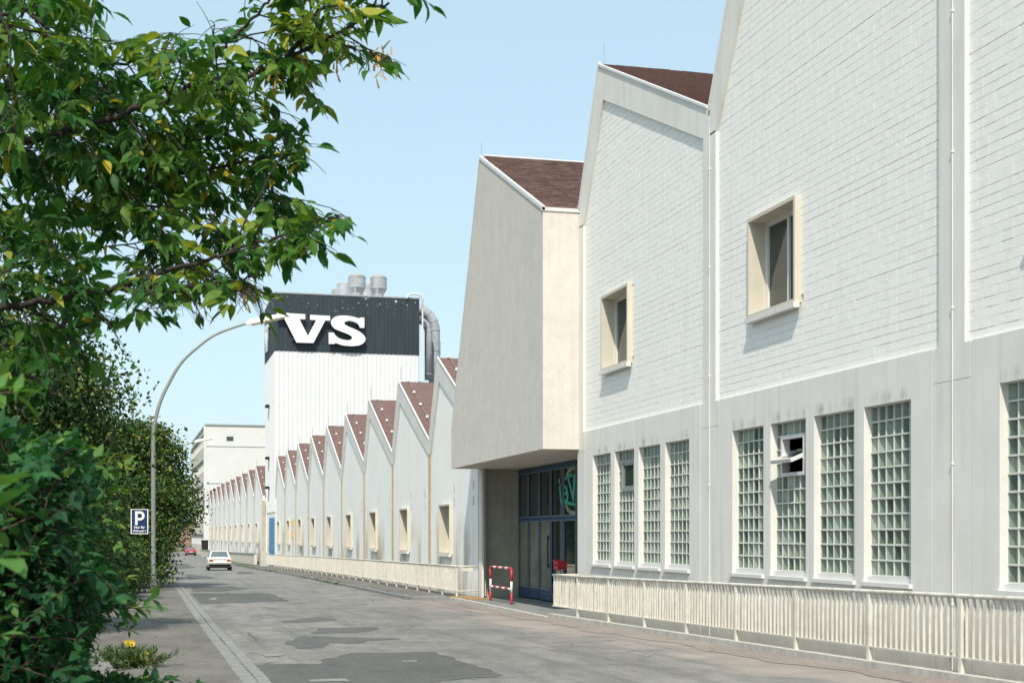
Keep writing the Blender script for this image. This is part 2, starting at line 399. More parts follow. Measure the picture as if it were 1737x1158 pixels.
def text_mesh(body, size, offset=0., shear=0., extrude=.004, align='CENTER'):
    c = bpy.data.curves.new('lettering', 'FONT'); c.body = body; c.size = size; c.offset = offset; c.shear = shear
    c.extrude = extrude; c.align_x = align
    o = bpy.data.objects.new('lettering', c); COL.objects.link(o)
    dg = bpy.context.evaluated_depsgraph_get(); me = bpy.data.meshes.new_from_object(o.evaluated_get(dg))
    bpy.data.objects.remove(o); return me
exec_leaf = None

# ------------------------------------------------------------------ ground
W = 10.0                                   # street face of the halls
def strip(mb, x0, x1, y0, y1, dz, step=2.0, nx=1, edge=None):
    n = max(1, int((y1 - y0) / step)); ys = [y0 + (y1 - y0) * i / n for i in range(n + 1)]
    vs = []; fs = []
    for y in ys:
        e = edge(y) if edge else 0
        for k in range(nx + 1):
            x = (x0 + e) + (x1 - x0 - e) * k / nx
            vs.append((x, y, g(y) + dz))
    for i in range(n):
        for k in range(nx):
            a = i * (nx + 1) + k; fs.append((a, a + 1, a + nx + 2, a + nx + 1))
    mb.add(vs, fs)
yl = [-120, -60, 0, 10, 20, 30, 40, 56, 70, 85, 113, 160, 230, 400, 900, 2500]
def sheet(mb, x0, x1, ys, dz):
    vs = []; fs = []
    for y in ys: vs += [(x0, y, g(y) + dz), (x1, y, g(y) + dz)]
    for i in range(len(ys) - 1): fs.append((2 * i, 2 * i + 1, 2 * i + 3, 2 * i + 2))
    mb.add(vs, fs)
mb = MB(); sheet(mb, -1500, 9.2, yl, -.03); sheet(mb, 10.5, 1500, yl, -.03)
sheet(mb, 9.2, 10.5, [-120, -60, 0, 8], -.03); sheet(mb, 9.2, 10.5, [32.4, 40, 56, 70, 85, 113, 160, 230, 400, 900, 2500], -.03)
struct('ground', mb, 'terrain')
mb = MB(); strip(mb, 1.36, 9.19, -30, 260, 0, 2, 4); strip(mb, 1.36, 7.5, 260, 700, 0, 10, 2); struct('road', mb, 'road')
mb = MB(); strip(mb, -2.2, 1.04, -20, 300, .05, 2, 2); struct('pavement', mb, 'pave')
# pinkish strip of chippings on the factory side, ragged where it runs out into the asphalt
mb = MB()
def ragged(y): return .45 * math.sin(y * .9) + .3 * math.sin(y * 2.3 + 1) + .15 * math.sin(y * 5.1) - .3 * math.cos(y * .21)
strip(mb, 8.45, 9.18, 4, 43.2, .006, .25, 3, lambda y: .25 * ragged(y))
struct('chippings_verge', mb, 'pink')
def patch_poly(name, zpts, m, dz, jit=.06):
    mb = MB(); pts = [ground_at(200 + x / 2.4814, 900 + y / 2.4814) for x, y in zpts]
    fine = []
    for i in range(len(pts)):
        a, b = Vector(pts[i]), Vector(pts[(i + 1) % len(pts)]); n = max(2, min(14, int((b - a).length / .25)))
        for k in range(n):
            q = a.lerp(b, k / n); fine.append((q.x + R.uniform(-jit, jit), q.y + R.uniform(-jit, jit) * 2))
    mb.add([(x, y, g(y) + dz) for x, y in fine], [tuple(range(len(fine)))])
    o = struct(name, mb, m)
    bm = bmesh.new(); bm.from_mesh(o.data); bmesh.ops.triangulate(bm, faces=bm.faces); bm.to_mesh(o.data); bm.free()
for i, z in enumerate([
    [(600, 690), (575, 600), (565, 562), (850, 558), (870, 535), (1000, 515), (1320, 508), (1480, 555), (1608, 600), (1590, 613), (1400, 625), (1100, 690)],
    [(352, 305), (305, 262), (640, 262), (722, 297), (560, 300), (420, 306)],
    [(680, 381), (780, 367), (900, 364), (917, 377), (820, 383), (700, 386)],
    [(850, 408), (1090, 404), (1102, 415), (1000, 428), (820, 431)],
    [(770, 440), (1050, 449), (1190, 455), (1060, 463), (1030, 474), (900, 472), (850, 492), (780, 497), (700, 474)],
    [(312, 234), (480, 233), (560, 244), (420, 256), (312, 256)],
    [(218, 134), (290, 138), (330, 155), (250, 161)], [(282, 184), (380, 189), (402, 200), (300, 206)],
    [(500, 170), (560, 172), (575, 180), (505, 182)]]):
    patch_poly('asphalt_patch', z, 'patch', .004)
for z in ([(800, 628), (960, 622), (970, 633), (810, 637)], [(1195, 547), (1260, 545), (1262, 552), (1200, 553)], [(385, 284), (415, 281), (412, 289), (390, 290)],
          [(600, 520), (690, 515), (700, 525), (620, 532)]):
    patch_poly('worn_patch', z, 'palepatch', .009, .02)

def stone_mesh(nm, lx, ly, lz, m, bev=.012):
    mb = MB(); mb.box(-lx / 2, lx / 2, -ly / 2, ly / 2, -lz, 0)
    me = mb.mesh(nm, m); bm = bmesh.new(); bm.from_mesh(me)
    bmesh.ops.bevel(bm, geom=[e for e in bm.edges if all(v.co.z > -.001 for v in e.verts)], offset=bev, segments=1, affect='EDGES')
    bm.to_mesh(me); bm.free(); return me
def stone_row(name, x, wid, y0, y1, ly, dz, m, n_single, parent):
    me = stone_mesh(name, wid, ly - .012, .16, m); rest = MB(); y = y0 + ly / 2; i = 0
    while y < y1:
        jx, jz, tz = R.uniform(-.006, .006), R.uniform(-.007, .007), R.uniform(-.005, .005)
        pit = math.atan((g(y + .5) - g(y - .5)))
        if i < n_single:
            o = link(name, me, parent); o.location = (x + jx, y, g(y) + dz + jz); o.rotation_euler = (pit, tz, tz)
        else:
            rest.box(x - wid / 2 + jx, x + wid / 2 + jx, y - ly / 2 + .006, y + ly / 2 - .006, g(y) - .12, g(y) + dz + jz)
        y += ly; i += 1
    if rest.v: part(name + '_row', rest, m, parent, kind='stuff')
mb = MB(); strip(mb, 1.03, 1.41, -10, 300, -.012)
kerb = struct('kerb', mb, 'stonedark')
stone_row('kerb_stone', 1.32, .15, 8, 150, 1.0, .05, 'stone', 70, kerb)
stone_row('gutter_stone', 1.145, .185, 8, 90, .5, .042, 'stonedark', 110, kerb)
mb = MB(); strip(mb, 8.1, 9.95, 44.65, 228, .12); strip(mb, 9.2, 9.98, 43.3, 130, .116)
struct('far_pavement', mb, 'pave')
mb = MB(); strip(mb, 7.95, 8.1, 44.6, 228, -.02); fk = struct('far_kerb', mb, 'stonedark')
stone_row('kerb_stone', 8.02, .16, 44.6, 228, 1.0, .115, 'stonedark', 45, fk)
mb = MB(); mb.prism([(7.95, 44.65), (8.03, 43.95), (8.35, 43.45), (9.19, 43.28), (9.19, 44.65)], g(44) - .1, g(44) + .11, 'z'); struct('kerb_nose', mb, 'stone')
# level concrete slab at the entrance
mb = MB(); mb.box(9.25, 11.3, 32.45, 42.95, -1.2, -.44); struct('entrance_floor', mb, 'concgrd')
mb = MB(); mb.box(9.10, 9.24, 32.3, 43.2, -1.2, -.425); struct('entrance_kerb', mb, 'kerbconc')
# areaway below the near railing
mb = MB(); mb.box(9.44, 10.0, 8, 32.3, -1.75, -1.70); struct('areaway_floor', mb, 'concgrd')
mb = MB()
for i in range(24):
    y0 = 8 + i * 24.3 / 24; y1 = 8 + (i + 1) * 24.3 / 24
    vs = [(9.18, y0, -1.7), (9.43, y0, -1.7), (9.43, y0, g(y0) + .09), (9.18, y0, g(y0) + .09), (9.18, y1, -1.7), (9.43, y1, -1.7), (9.43, y1, g(y1) + .09), (9.18, y1, g(y1) + .09)]
    mb.add(vs, [(0, 1, 2, 3), (4, 5, 6, 7), (0, 1, 5, 4), (1, 2, 6, 5), (2, 3, 7, 6), (3, 0, 4, 7)])
struct('areaway_kerb', mb, 'kerbconc')

# ------------------------------------------------------------------ sawtooth halls
ZV, ZR = 9.32, 12.22                       # valley and ridge of the tall hall
LV, LR = 4.94, 7.79                        # valley and ridge of the low halls
B = 8.1
def inner_poly(s0, zv, zr, zlow, hw):
    return [(s0 + hw, zlow), (s0 + B - hw, zlow), (s0 + B - hw, zv - .49), (s0 + 6.3, zr - .84), (s0 + hw, zv - .46)]
def frame_bands(mb, s0, zv, zr, zlow, hw, x0=W, x1=W + .25):
    mb.prism([(s0 + hw, zv - .46), (s0 + 6.3, zr - .84), (s0 + 6.53, zr), (s0 + .02, zv), (s0 + .02, zv - .46)], x0, x1)
    mb.prism([(s0 + 6.3, zr - .84), (s0 + B - hw, zv - .49), (s0 + B - .02, zv - .49), (s0 + B - .02, zv), (s0 + 6.53, zr)], x0, x1)
def verge(mb, s0, zv, zr):
    k = (zr - zv) / 6.53
    mb.prism([(s0 + .1, zv + .05), (s0 + 6.55, zr + .0), (s0 + 6.55, zr + .05), (s0 + .1, zv + .10)], W - .03, W + .04)
    mb.prism([(s0 + 6.55, zr + .10), (s0 + 6.55, zr - .03), (s0 + B - .04, zv - .03), (s0 + B + .02, zv + .03)], W - .03, W + .04)
def roof_slab(mb, s0, zv, zr, x0, x1):
    mb.prism([(s0 + .05, zv), (s0 + 6.55, zr + .01), (s0 + 6.55, zr - .15), (s0 + .05, zv - .15)], x0, x1)
def steep_slab(mb, s0, zv, zr, x0, x1):
    mb.prism([(s0 + 6.56, zr), (s0 + B, zv - .02), (s0 + B - .15, zv - .05), (s0 + 6.45, zr - .12)], x0, x1)
def shingles(s0, zv, zr, x0, x1):
    mb = MB(); L = math.hypot(6.5, zr - zv); dy, dz = 6.5 / L, (zr - zv) / L; step = .17; r = 0; a = .02
    while a < L - .02:
        x = x0 + R.uniform(0, .12)
        while x < x1:
            wd = R.uniform(.27, .36); b = min(a + step + .05, L); h = .012 + R.uniform(0, .014)
            def pt(xx, t_, up): return (xx, s0 + .05 + dy * t_ - dz * up, zv + dz * t_ + dy * up)
            vs = [pt(x, a, .0), pt(min(x + wd - .012, x1), a, .0), pt(min(x + wd - .012, x1), a, h + .012), pt(x, a, h + .012), pt(x, b, .004), pt(min(x + wd - .012, x1), b, .004)]
            mb.add(vs, [(0, 1, 2, 3), (3, 2, 5, 4), (0, 3, 4), (1, 5, 2)])
            x += wd
        a += step
    return mb
def window_unit(parent, y0, y1, z0, z1, mats=('cream', 'glass', 'whitemetal'), deep=.36, xw=W, small=False):
    """deep-set window: projecting surround > pane, casement frame, sill"""
    mb = MB(); xo = xw - .05; t_ = .06; xi = xw + deep
    mb.box(xo, xi, y0, y0 + t_, z0, z1); mb.box(xo, xi, y1 - t_, y1, z0, z1)
    mb.box(xo, xi, y0 + t_, y1 - t_, z1 - t_, z1); mb.box(xo, xi, y0 + t_, y1 - t_, z0, z0 + .06)
    s = part('window_surround', mb, mats[0], parent)
    part('pane', MB().box(xi - .045, xi - .03, y0 + t_, y1 - t_, z0 + .06, z1 - t_), mats[1], s)
    if not small:
        f = MB(); a, b, c, d = y0 + t_, y1 - t_, z0 + .06, z1 - t_
        f.box(xi - .09, xi - .028, a, a + .07, c, d); f.box(xi - .09, xi - .028, b - .07, b, c, d)
        f.box(xi - .09, xi - .028, a + .07, b - .07, d - .07, d); f.box(xi - .09, xi - .028, a + .07, b - .07, c, c + .07)
        f.box(xi - .085, xi - .029, (a + b) / 2 - .03, (a + b) / 2 + .03, c + .07, d - .07)
        part('casement_frame', f, mats[2], s)
    part('sill', MB().box(xo - .035, xw + .02, y0 - .03, y1 + .03, z0 - .085, z0 - .002), 'concrete' if not small else 'cream', s)
    return s

# ---- tall hall
hall = thing('factory_hall', 'tall white brick factory hall with sawtooth gables and glass block windows by the near railing', 'factory hall', (W, 20, g(20)))
BAYS = [8.1, 16.2, 24.3]
ZB = 3.94; ZW0, ZW1 = .82, 3.34
frame = MB(); flash = MB(); roof = MB(); steep = MB(); back = MB()
blocks_all = []; brick_list = []
BW0 = 4.4; WIN_S = [.0, 1.58, 3.16, 4.74]
for s0 in BAYS:
    frame_bands(frame, s0, ZV, ZR, ZB, .3)
    verge(flash, s0, ZV, ZR); roof_slab(roof, s0, ZV + .02, ZR + .02, W + .042, 36); steep_slab(steep, s0, ZV, ZR, W + .13, 36)
    ip = inner_poly(s0, ZV, ZR, ZB, .3)
    wy0, wy1, wz0, wz1 = s0 + 4.45, s0 + 6.30, 5.2, 6.9
    panel_with_hole(back, [(p[0], p[1]) for p in ip], (wy0 + .03, wy1 - .03, wz0 + .03, wz1 - .03), W + .072, W + .22)
    outer = [(s0, ZB), (s0 + B, ZB), (s0 + B, ZV - .1), (s0 + 6.53, ZR - .1), (s0, ZV - .1)]
    rows = int((ZR - ZB) / .125) + 1
    for k in range(rows):
        z0 = ZB + .004 + k * .125; off = .125 * (k % 2) + (.06 if k % 5 == 2 else 0); y = s0 + .1 - off
        rowj = R.uniform(-.001, .001); rowgap = R.choice([.002, .003, .004, .006])
        while y < s0 + B - .05:
            ln = .25
            if R.random() < .06: ln = .125
            y0, y1 = y + R.uniform(.0, .001), y + ln - R.uniform(.0005, .0015); z1 = z0 + .125 - max(.001, rowgap + R.choice([-.002, -.001, 0, 0, .001, .003]))
            a, b, c, d = max(y0, s0 + .12), min(y1, s0 + B - .12), z0, z1
            y += ln
            if b - a < .03: continue
            if not all(inpoly(np.array([q[0]]), np.array([q[1]]), outer)[0] for q in ((a, c), (b, c), (a, d), (b, d))): continue
            iy0, iy1, iz0, iz1 = wy0 + .03, wy1 - .03, wz0 + .02, wz1 - .03
            if b > iy0 and a < iy1 and d > iz0 and c < iz1:
                if a >= iy0 and b <= iy1 and c >= iz0 and d <= iz1: continue
                if a < iy0 and c >= iz0 and d <= iz1 + .05: b = iy0
                elif b > iy1 and c >= iz0 and d <= iz1 + .05: a = iy1
                elif c < iz0: d = iz0
                elif d > iz1: c = iz1
                if b - a < .02 or d - c < .02: continue
            # leave out bricks that the bands cover completely
            full = abs((b - a) - .2485) < .003
            brick_list.append((a, b, c, d, W + .06 + R.uniform(-.0007, .0007) + rowj, full))
    # lower concrete zone with four window openings
    ya, yb = s0 + .45, s0 + B - .45
    op = [(s0 + 1.0 + d, s0 + 2.3 + d) for d in WIN_S]
    frame.box(W, W + .3, ya, yb, -1.75, ZW0); frame.box(W, W + .3, ya, yb, ZW1, ZB)
    edges = [ya] + [e for o_ in op for e in o_] + [yb]
    for i in range(0, len(edges), 2): frame.box(W, W + .3, edges[i], edges[i + 1], ZW0, ZW1)
    for wi, (a, b) in enumerate(op): blocks_all.append((s0, wi, a, b))
for c in (8.1, 16.2, 24.3, 32.4):
    a, b = (c - .43, c + .43)
    if c == 32.4: b = 32.55
    frame.box(W + .002, W + .3, a, b, -1.75, ZB - .46); frame.box(W, W + .3, a, b, ZB - .455, ZB)
    frame.box(W, W + .25, c - .3, c + (.3 if c < 32 else .15), ZB, ZV - .46)
    frame.box(W + .03, W + .25, c - .3, c + (.3 if c < 32 else .15), ZV - .46, ZV - .2)
frame.box(W + .3, 36, 8.0, 8.2, -1.75, ZV); frame.box(35.8, 36, 8.2, 32.4, -1.75, ZR - .4)
frame.box(W + .3, 11.3, 32.25, 32.55, -1.75, 3.5); frame.box(11.3, 36, 32.25, 32.4, -1.75, 3.5)
part('concrete_frame', frame, 'hallconcrete', hall)
part('brick_backing', back, 'mortar', hall)
part('verge_flashing', flash, 'whitemetal', hall)
part('roof_deck', roof, 'shingle', hall)
part('north_light_glazing', steep, 'grey', hall)
part('shingles', shingles(24.3, ZV + .032, ZR + .032, W + .045, 24), 'shingle', hall, kind='stuff')
# bricks: the 300 that show largest are objects, the others one mesh
def brick_score(b):
    p = np.array([[W, (b[0] + b[1]) / 2, (b[2] + b[3]) / 2]]); px, py, Z = proj(p)
    ok = (0 < px[0] < 1737) and (0 < py[0] < 1158) and b[5]
    return (1e4 / Z[0]) if ok else 0
brick_list.sort(key=brick_score, reverse=True)
def brick_mb(mb, y0, y1, z0, z1, x, xb=W + .12):
    e = .0015
    mb.add([(x, y0 + e, z0 + e), (x, y1 - e, z0 + e), (x, y1 - e, z1 - e), (x, y0 + e, z1 - e), (x + e, y0, z0), (x + e, y1, z0), (x + e, y1, z1), (x + e, y0, z1),
            (xb, y0, z0), (xb, y1, z0), (xb, y1, z1), (xb, y0, z1)],
           [(0, 1, 2, 3), (0, 4, 5, 1), (1, 5, 6, 2), (2, 6, 7, 3), (3, 7, 4, 0), (4, 8, 9, 5), (5, 9, 10, 6), (6, 10, 11, 7), (7, 11, 8, 4)])
bme = [brick_mb_ for brick_mb_ in ()]
bmeshes = []
for hh in (.123, .120, .117, .112):
    q = MB(); brick_mb(q, -.1243, .1243, -hh / 2, hh / 2, 0, .06); bmeshes.append((hh, q.mesh('brick', 'brick')))
rest = MB()
for i, b in enumerate(brick_list):
    if i < 300:
        hh, me = min(bmeshes, key=lambda q: abs(q[0] - (b[3] - b[2])))
        o = link('brick', me, hall); o.location = (b[4], (b[0] + b[1]) / 2, b[2] + hh / 2)
        o.rotation_euler = (R.uniform(-.002, .002), R.uniform(-.012, .012), R.uniform(-.002, .002))
    else: brick_mb(rest, *b[:5])
part('brickwork', rest, 'brick', hall, kind='stuff')
for s0 in (16.2, 24.3, 8.1):
    window_unit(hall, s0 + 4.45, s0 + 6.30, 5.2, 6.9)
# glass block windows
bl = MB(); h_ = .1; k_ = .088; d_ = .012
bl.add([(0, -h_, -h_), (0, h_, -h_), (0, h_, h_), (0, -h_, h_), (d_, -k_, -k_), (d_, k_, -k_), (d_, k_, k_), (d_, -k_, k_)],
       [(0, 1, 5, 4), (1, 2, 6, 5), (2, 3, 7, 6), (3, 0, 4, 7)], 0)
bl.add([(d_, -k_, -k_), (d_ + .032, .008, -k_), (d_, k_, -k_), (d_, -k_, k_), (d_ + .032, .008, k_), (d_, k_, k_)], [(0, 1, 4, 3), (1, 2, 5, 4)], 1)
block_me = bl.mesh('glass_block', ['blockrim', 'blockpane'])
single = 0
for s0, wi, a, b in sorted(blocks_all, key=lambda q: (0 if q[0] == 16.2 else 1 if q[0] == 8.1 and q[1] >= 2 else 2 if q[0] == 24.3 else 3, q[2])):
    gx = W + .12; pit = (b - a) / 6; z0 = ZW0 + .10; ph = (ZW1 - z0) / 11
    hop = (wi == 2 and s0 > 10)
    hole = lambda c_, r_: hop and 1 <= c_ <= 4 and 7 <= r_ <= 9
    grid = MB()
    for r_ in range(12):
        zc = z0 + r_ * ph
        if hop and r_ in (8, 9):
            for ca, cb in ((0, 1), (5, 6)): grid.box(gx - .012, gx + .06, a + ca * pit, a + cb * pit, zc - .0085, zc + .0085)
        else: grid.box(gx - .012, gx + .06, a, b, zc - .0085, min(zc + .0085, ZW1))
    for c_ in range(7):
        yc = a + c_ * pit; y0_, y1_ = max(yc - .0085, a), min(yc + .0085, b)
        for r_ in range(11):
            if hop and 2 <= c_ <= 4 and 7 <= r_ <= 9: continue
            grid.box(gx - .01, gx + .058, y0_, y1_, z0 + r_ * ph + .0085, z0 + (r_ + 1) * ph - .0085)
    win = part('glass_block_window', grid, 'grid', hall)
    sl_ = MB(); sl_.box(W - .055, gx + .05, a - .04, b + .04, ZW0 - .045, ZW0 + .012); sl_.box(W + .05, gx + .05, a, b, ZW0 + .012, z0 - .0115)
    part('sill', sl_, 'whitemetal', win)
    back_ = MB()
    if not hop: back_.box(gx + .064, gx + .078, a, b, z0, ZW1)
    else:
        ha, hb, hc, hd = a + pit, a + 5 * pit, z0 + 7 * ph, z0 + 10 * ph
        back_.box(gx + .064, gx + .078, a, b, z0, hc); back_.box(gx + .064, gx + .078, a, b, hd, ZW1)
        back_.box(gx + .064, gx + .078, a, ha, hc, hd); back_.box(gx + .064, gx + .078, hb, b, hc, hd)
        fr = MB(); e = .055
        fr.box(gx - .04, gx + .10, ha, ha + e, hc, hd); fr.box(gx - .04, gx + .10, hb - e, hb, hc, hd)
        fr.box(gx - .04, gx + .10, ha + e, hb - e, hc, hc + e); fr.box(gx - .04, gx + .10, ha + e, hb - e, hd - e, hd)
        vent = part('vent_frame', fr, 'grey' if s0 > 20 else 'whitemetal', win)
        y0_, y1_, zm = ha + e, hb - e, (hc + hd) / 2
        sash = MB(); hgt_ = (hd - hc) / 2 - e
        tilt = 0. if s0 > 20 else math.radians(68)
        def sx(u, w_): return (gx + .01 - math.sin(tilt) * u - math.cos(tilt) * w_, zm - math.cos(tilt) * u * (-1) + math.sin(tilt) * w_ * 0 - 0)
        def sbox(mb_, ya_, yb_, u0, u1, w0, w1):
            vs = []
            for yy in (ya_, yb_):
                for (u, w_) in ((u0, w0), (u1, w0), (u1, w1), (u0, w1)):
                    # u runs up the sash when closed; opened, its foot swings out to the street
                    vs.append((gx + .01 + math.sin(tilt) * u + math.cos(tilt) * w_, yy, zm + math.cos(tilt) * u - math.sin(tilt) * w_))
            mb_.add(vs, [(0, 1, 2, 3), (7, 6, 5, 4), (0, 1, 5, 4), (1, 2, 6, 5), (2, 3, 7, 6), (3, 0, 4, 7)])
        for (ya_, yb_, u0, u1) in ((y0_, y0_ + .05, -hgt_, hgt_), (y1_ - .05, y1_, -hgt_, hgt_), (y0_ + .05, y1_ - .05, -hgt_, -hgt_ + .05), (y0_ + .05, y1_ - .05, hgt_ - .05, hgt_)):
            sbox(sash, ya_, yb_, u0, u1, -.03, .03)
        part('sash', sash, 'whitemetal' if tilt else 'grey', win)
        pn = MB(); sbox(pn, y0_ + .05, y1_ - .05, -hgt_ + .05, hgt_ - .05, -.006, .006); part('sash_pane', pn, 'glass', win)
    part('backing', back_, 'blockpane', win)
    restb = MB()
    for r_ in range(11):
        for c_ in range(6):
            if hole(c_, r_): continue
            loc = (gx + R.uniform(-.002, .002), a + (c_ + .5) * pit, z0 + (r_ + .5) * ph)
            if single < 300 and s0 < 20 and not (s0 == 8.1 and wi < 3):
                o = link('glass_block', block_me, win); o.location = loc
                o.rotation_euler = (0, R.uniform(-.03, .03), R.uniform(-.05, .05)); o.scale = (1, pit / .2165, ph / .2165); single += 1
            else:
                for mi in (0, 1):
                    pass
                restb.add([(v[0] + loc[0], v[1] + loc[1], v[2] + loc[2]) for v in bl.v], bl.f[:4], 0); restb.f += []
                off_ = len(restb.v) - len(bl.v); pane_i = R.choice([1, 2, 2, 3, 3, 4])
                for f_ in bl.f[4:]: restb.f.append(tuple(i + off_ for i in f_)); restb.mi.append(pane_i)
    if restb.v: part('glass_blocks', restb, ['blockrim', 'blockpane0', 'blockpane1', 'blockpane2', 'blockpane3'], win, kind='stuff')
# downpipes and lightning rods
for c in (16.2, 24.3):
    dp = MB(); dp.tube([(W - .014, c - .04, ZV - .35), (W - .014, c - .04, -1.2)], .009, 6)
    for zc in (.0, .6, 2.4, 4.4, 6.4, 8.2): dp.box(W - .034, W, c - .056, c - .024, zc, zc + .03)
    part('conductor_pipe', dp, 'concrete', hall)
rod = MB()
for s0 in BAYS: rod.tube([(W + .1, s0 + 6.5, ZR + .05), (W + .1, s0 + 6.5, ZR + .50)], .007, 5)
part('lightning_rod', rod, 'grey', hall)
gut = MB()
for s0 in BAYS[1:] + [32.4]: gut.prism([(s0 - .2, ZV - .02), (s0 + .3, ZV - .02), (s0 + .3, ZV + .1), (s0 - .2, ZV + .1)], W + .02, W + 20)
part('valley_gutter', gut, 'whitemetal', hall)
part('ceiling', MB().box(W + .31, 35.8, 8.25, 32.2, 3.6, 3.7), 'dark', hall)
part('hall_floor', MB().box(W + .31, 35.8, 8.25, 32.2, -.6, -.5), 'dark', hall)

# ---- entrance block: one tooth pushed forward over the doorway
XE = 9.1; SE0, SE1, SP = 32.42, 42.9, 38.95; ZS = 3.55
ent = thing('entrance_block', 'rough rendered entrance block projecting over the blue glazed doorway, with its own brown pitched roof', 'entrance', (10, 37.6, -.44))
eb = MB(); prof = [(SE0, ZS), (SE1, ZS), (SE1, LV - .1), (SE1 - .18, LV - .05), (SP, ZR - .05), (SE0, ZV - .05)]
eb.prism(prof, XE, XE + .25); eb.prism([(SE0, ZS), (SE0 + .25, ZS), (SE0 + .25, ZV - .06), (SE0, ZV - .06)], XE + .25, W + .5)
eb.prism([(SE0 + .25, ZS), (SE1, ZS), (SE1, ZS + .25), (SE0 + .25, ZS + .25)], XE + .25, 11.6)
eb.prism([(SP, ZR - .06), (SE1 - .18, LV - .06), (SE1 - .45, LV - .1), (SP - .25, ZR - .3)], XE + .25, 34)
eb.box(XE + .25, W + .02, SE1 - .25, SE1, ZS + .25, LV - .15)
part('wall', eb, 'render', ent)
er = MB(); er.prism([(SE0 + .03, ZV - .04), (SP + .02, ZR - .03), (SP + .02, ZR - .045), (SE0 + .03, ZV - .048)], XE + .047, 34)
erp = part('roof', er, 'shingle', ent)
part('shingles', shingles(SE0 - .02, ZV - .03, ZR - .03, XE + .05, 24), 'shingle', erp, kind='stuff')
ev = MB(); ev.prism([(SE0 - .03, ZV - .1), (SP + .04, ZR - .1), (SP + .04, ZR - .0), (SE0 - .03, ZV - .0)], XE - .025, XE + .045)
ev.box(XE - .03, W + .05, SE0 - .03, SE0 + .06, ZV - .11, ZV - .025)
ev.prism([(SP + .04, ZR + .02), (SP + .04, ZR - .08), (SE1 - .16, LV - .07), (SE1 - .10, LV - .02)], XE - .02, XE + .08)
part('verge_flashing', ev, 'whitemetal', ent)
part('lightning_rod', MB().tube([(XE + .03, SP, ZR), (XE + .03, SP, ZR + .35)], .007, 5), 'grey', ent)
part('ridge_cap', MB().tube([(XE + .1, SP, ZR), (34, SP, ZR)], .03, 6), 'whitemetal', ent)
# doorway
XD = 11.3; ZF = -.40; ZT = ZS - .02; ZM = 1.98
cols = [43.0, 41.78, 40.53, 39.28, 37.98, 36.75, 35.5, 34.2, 32.6]
fr = MB()
for i, y in enumerate(cols):
    w_ = .10 if i in (3,) else .055
    fr.box(XD - .05, XD + .05, y - w_ / 2, y + w_ / 2, ZF, ZT)
for i in range(len(cols) - 1):
    a, b = cols[i + 1] + .03 + (.025 if i + 1 == 3 else 0), cols[i] - .03 - (.025 if i == 3 else 0)
    fr.box(XD - .045, XD + .045, a, b, ZT - .14, ZT); fr.box(XD - .045, XD + .045, a, b, ZM - .05, ZM + .05)
    fr.box(XD - .04, XD + .04, a, b, ZF, ZF + (.30 if i < 3 else .18))
door = part('door_frame', fr, 'blue', ent)
lt = MB()
for i in range(len(cols) - 1):
    a, b = cols[i + 1] + .055, cols[i] - .055
    z0 = ZF + (.30 if i < 3 else .18)
    for za, zb in ((z0, ZM - .05), (ZM + .05, ZT - .14)):
        lt.box(XD - .052, XD - .03, a, a + .03, za + .03, zb - .03); lt.box(XD - .052, XD - .03, b - .03, b, za + .03, zb - .03)
        lt.box(XD - .052, XD - .03, a, b, zb - .03, zb); lt.box(XD - .052, XD - .03, a, b, za, za + .03)
part('glazing_beads', lt, simple('pale_blue_bead', (.16, .22, .28), .5, .1), door)
for i in range(len(cols) - 1):
    z0 = ZF + (.30 if i < 3 else .18)
    part('pane', MB().box(XD - .01, XD + .01, cols[i + 1] + .025, cols[i] - .025, z0, ZM - .05), 'glassolive' if i < 3 else 'glassdoor', door)
    part('pane', MB().box(XD - .01, XD + .01, cols[i + 1] + .025, cols[i] - .025, ZM + .05, ZT - .14), 'glassdoor', door)
hd = MB(); hd.tube([(XD - .09, 39.42, .55), (XD - .09, 39.42, 1.5)], .022, 6); hd.box(XD - .1, XD - .04, 39.40, 39.44, .6, .65); hd.box(XD - .1, XD - .04, 39.40, 39.44, 1.4, 1.45)
hd.tube([(XD - .09, 39.42, 2.4), (XD - .09, 39.42, 3.2)], .018, 6)
part('handle', hd, 'black', door)
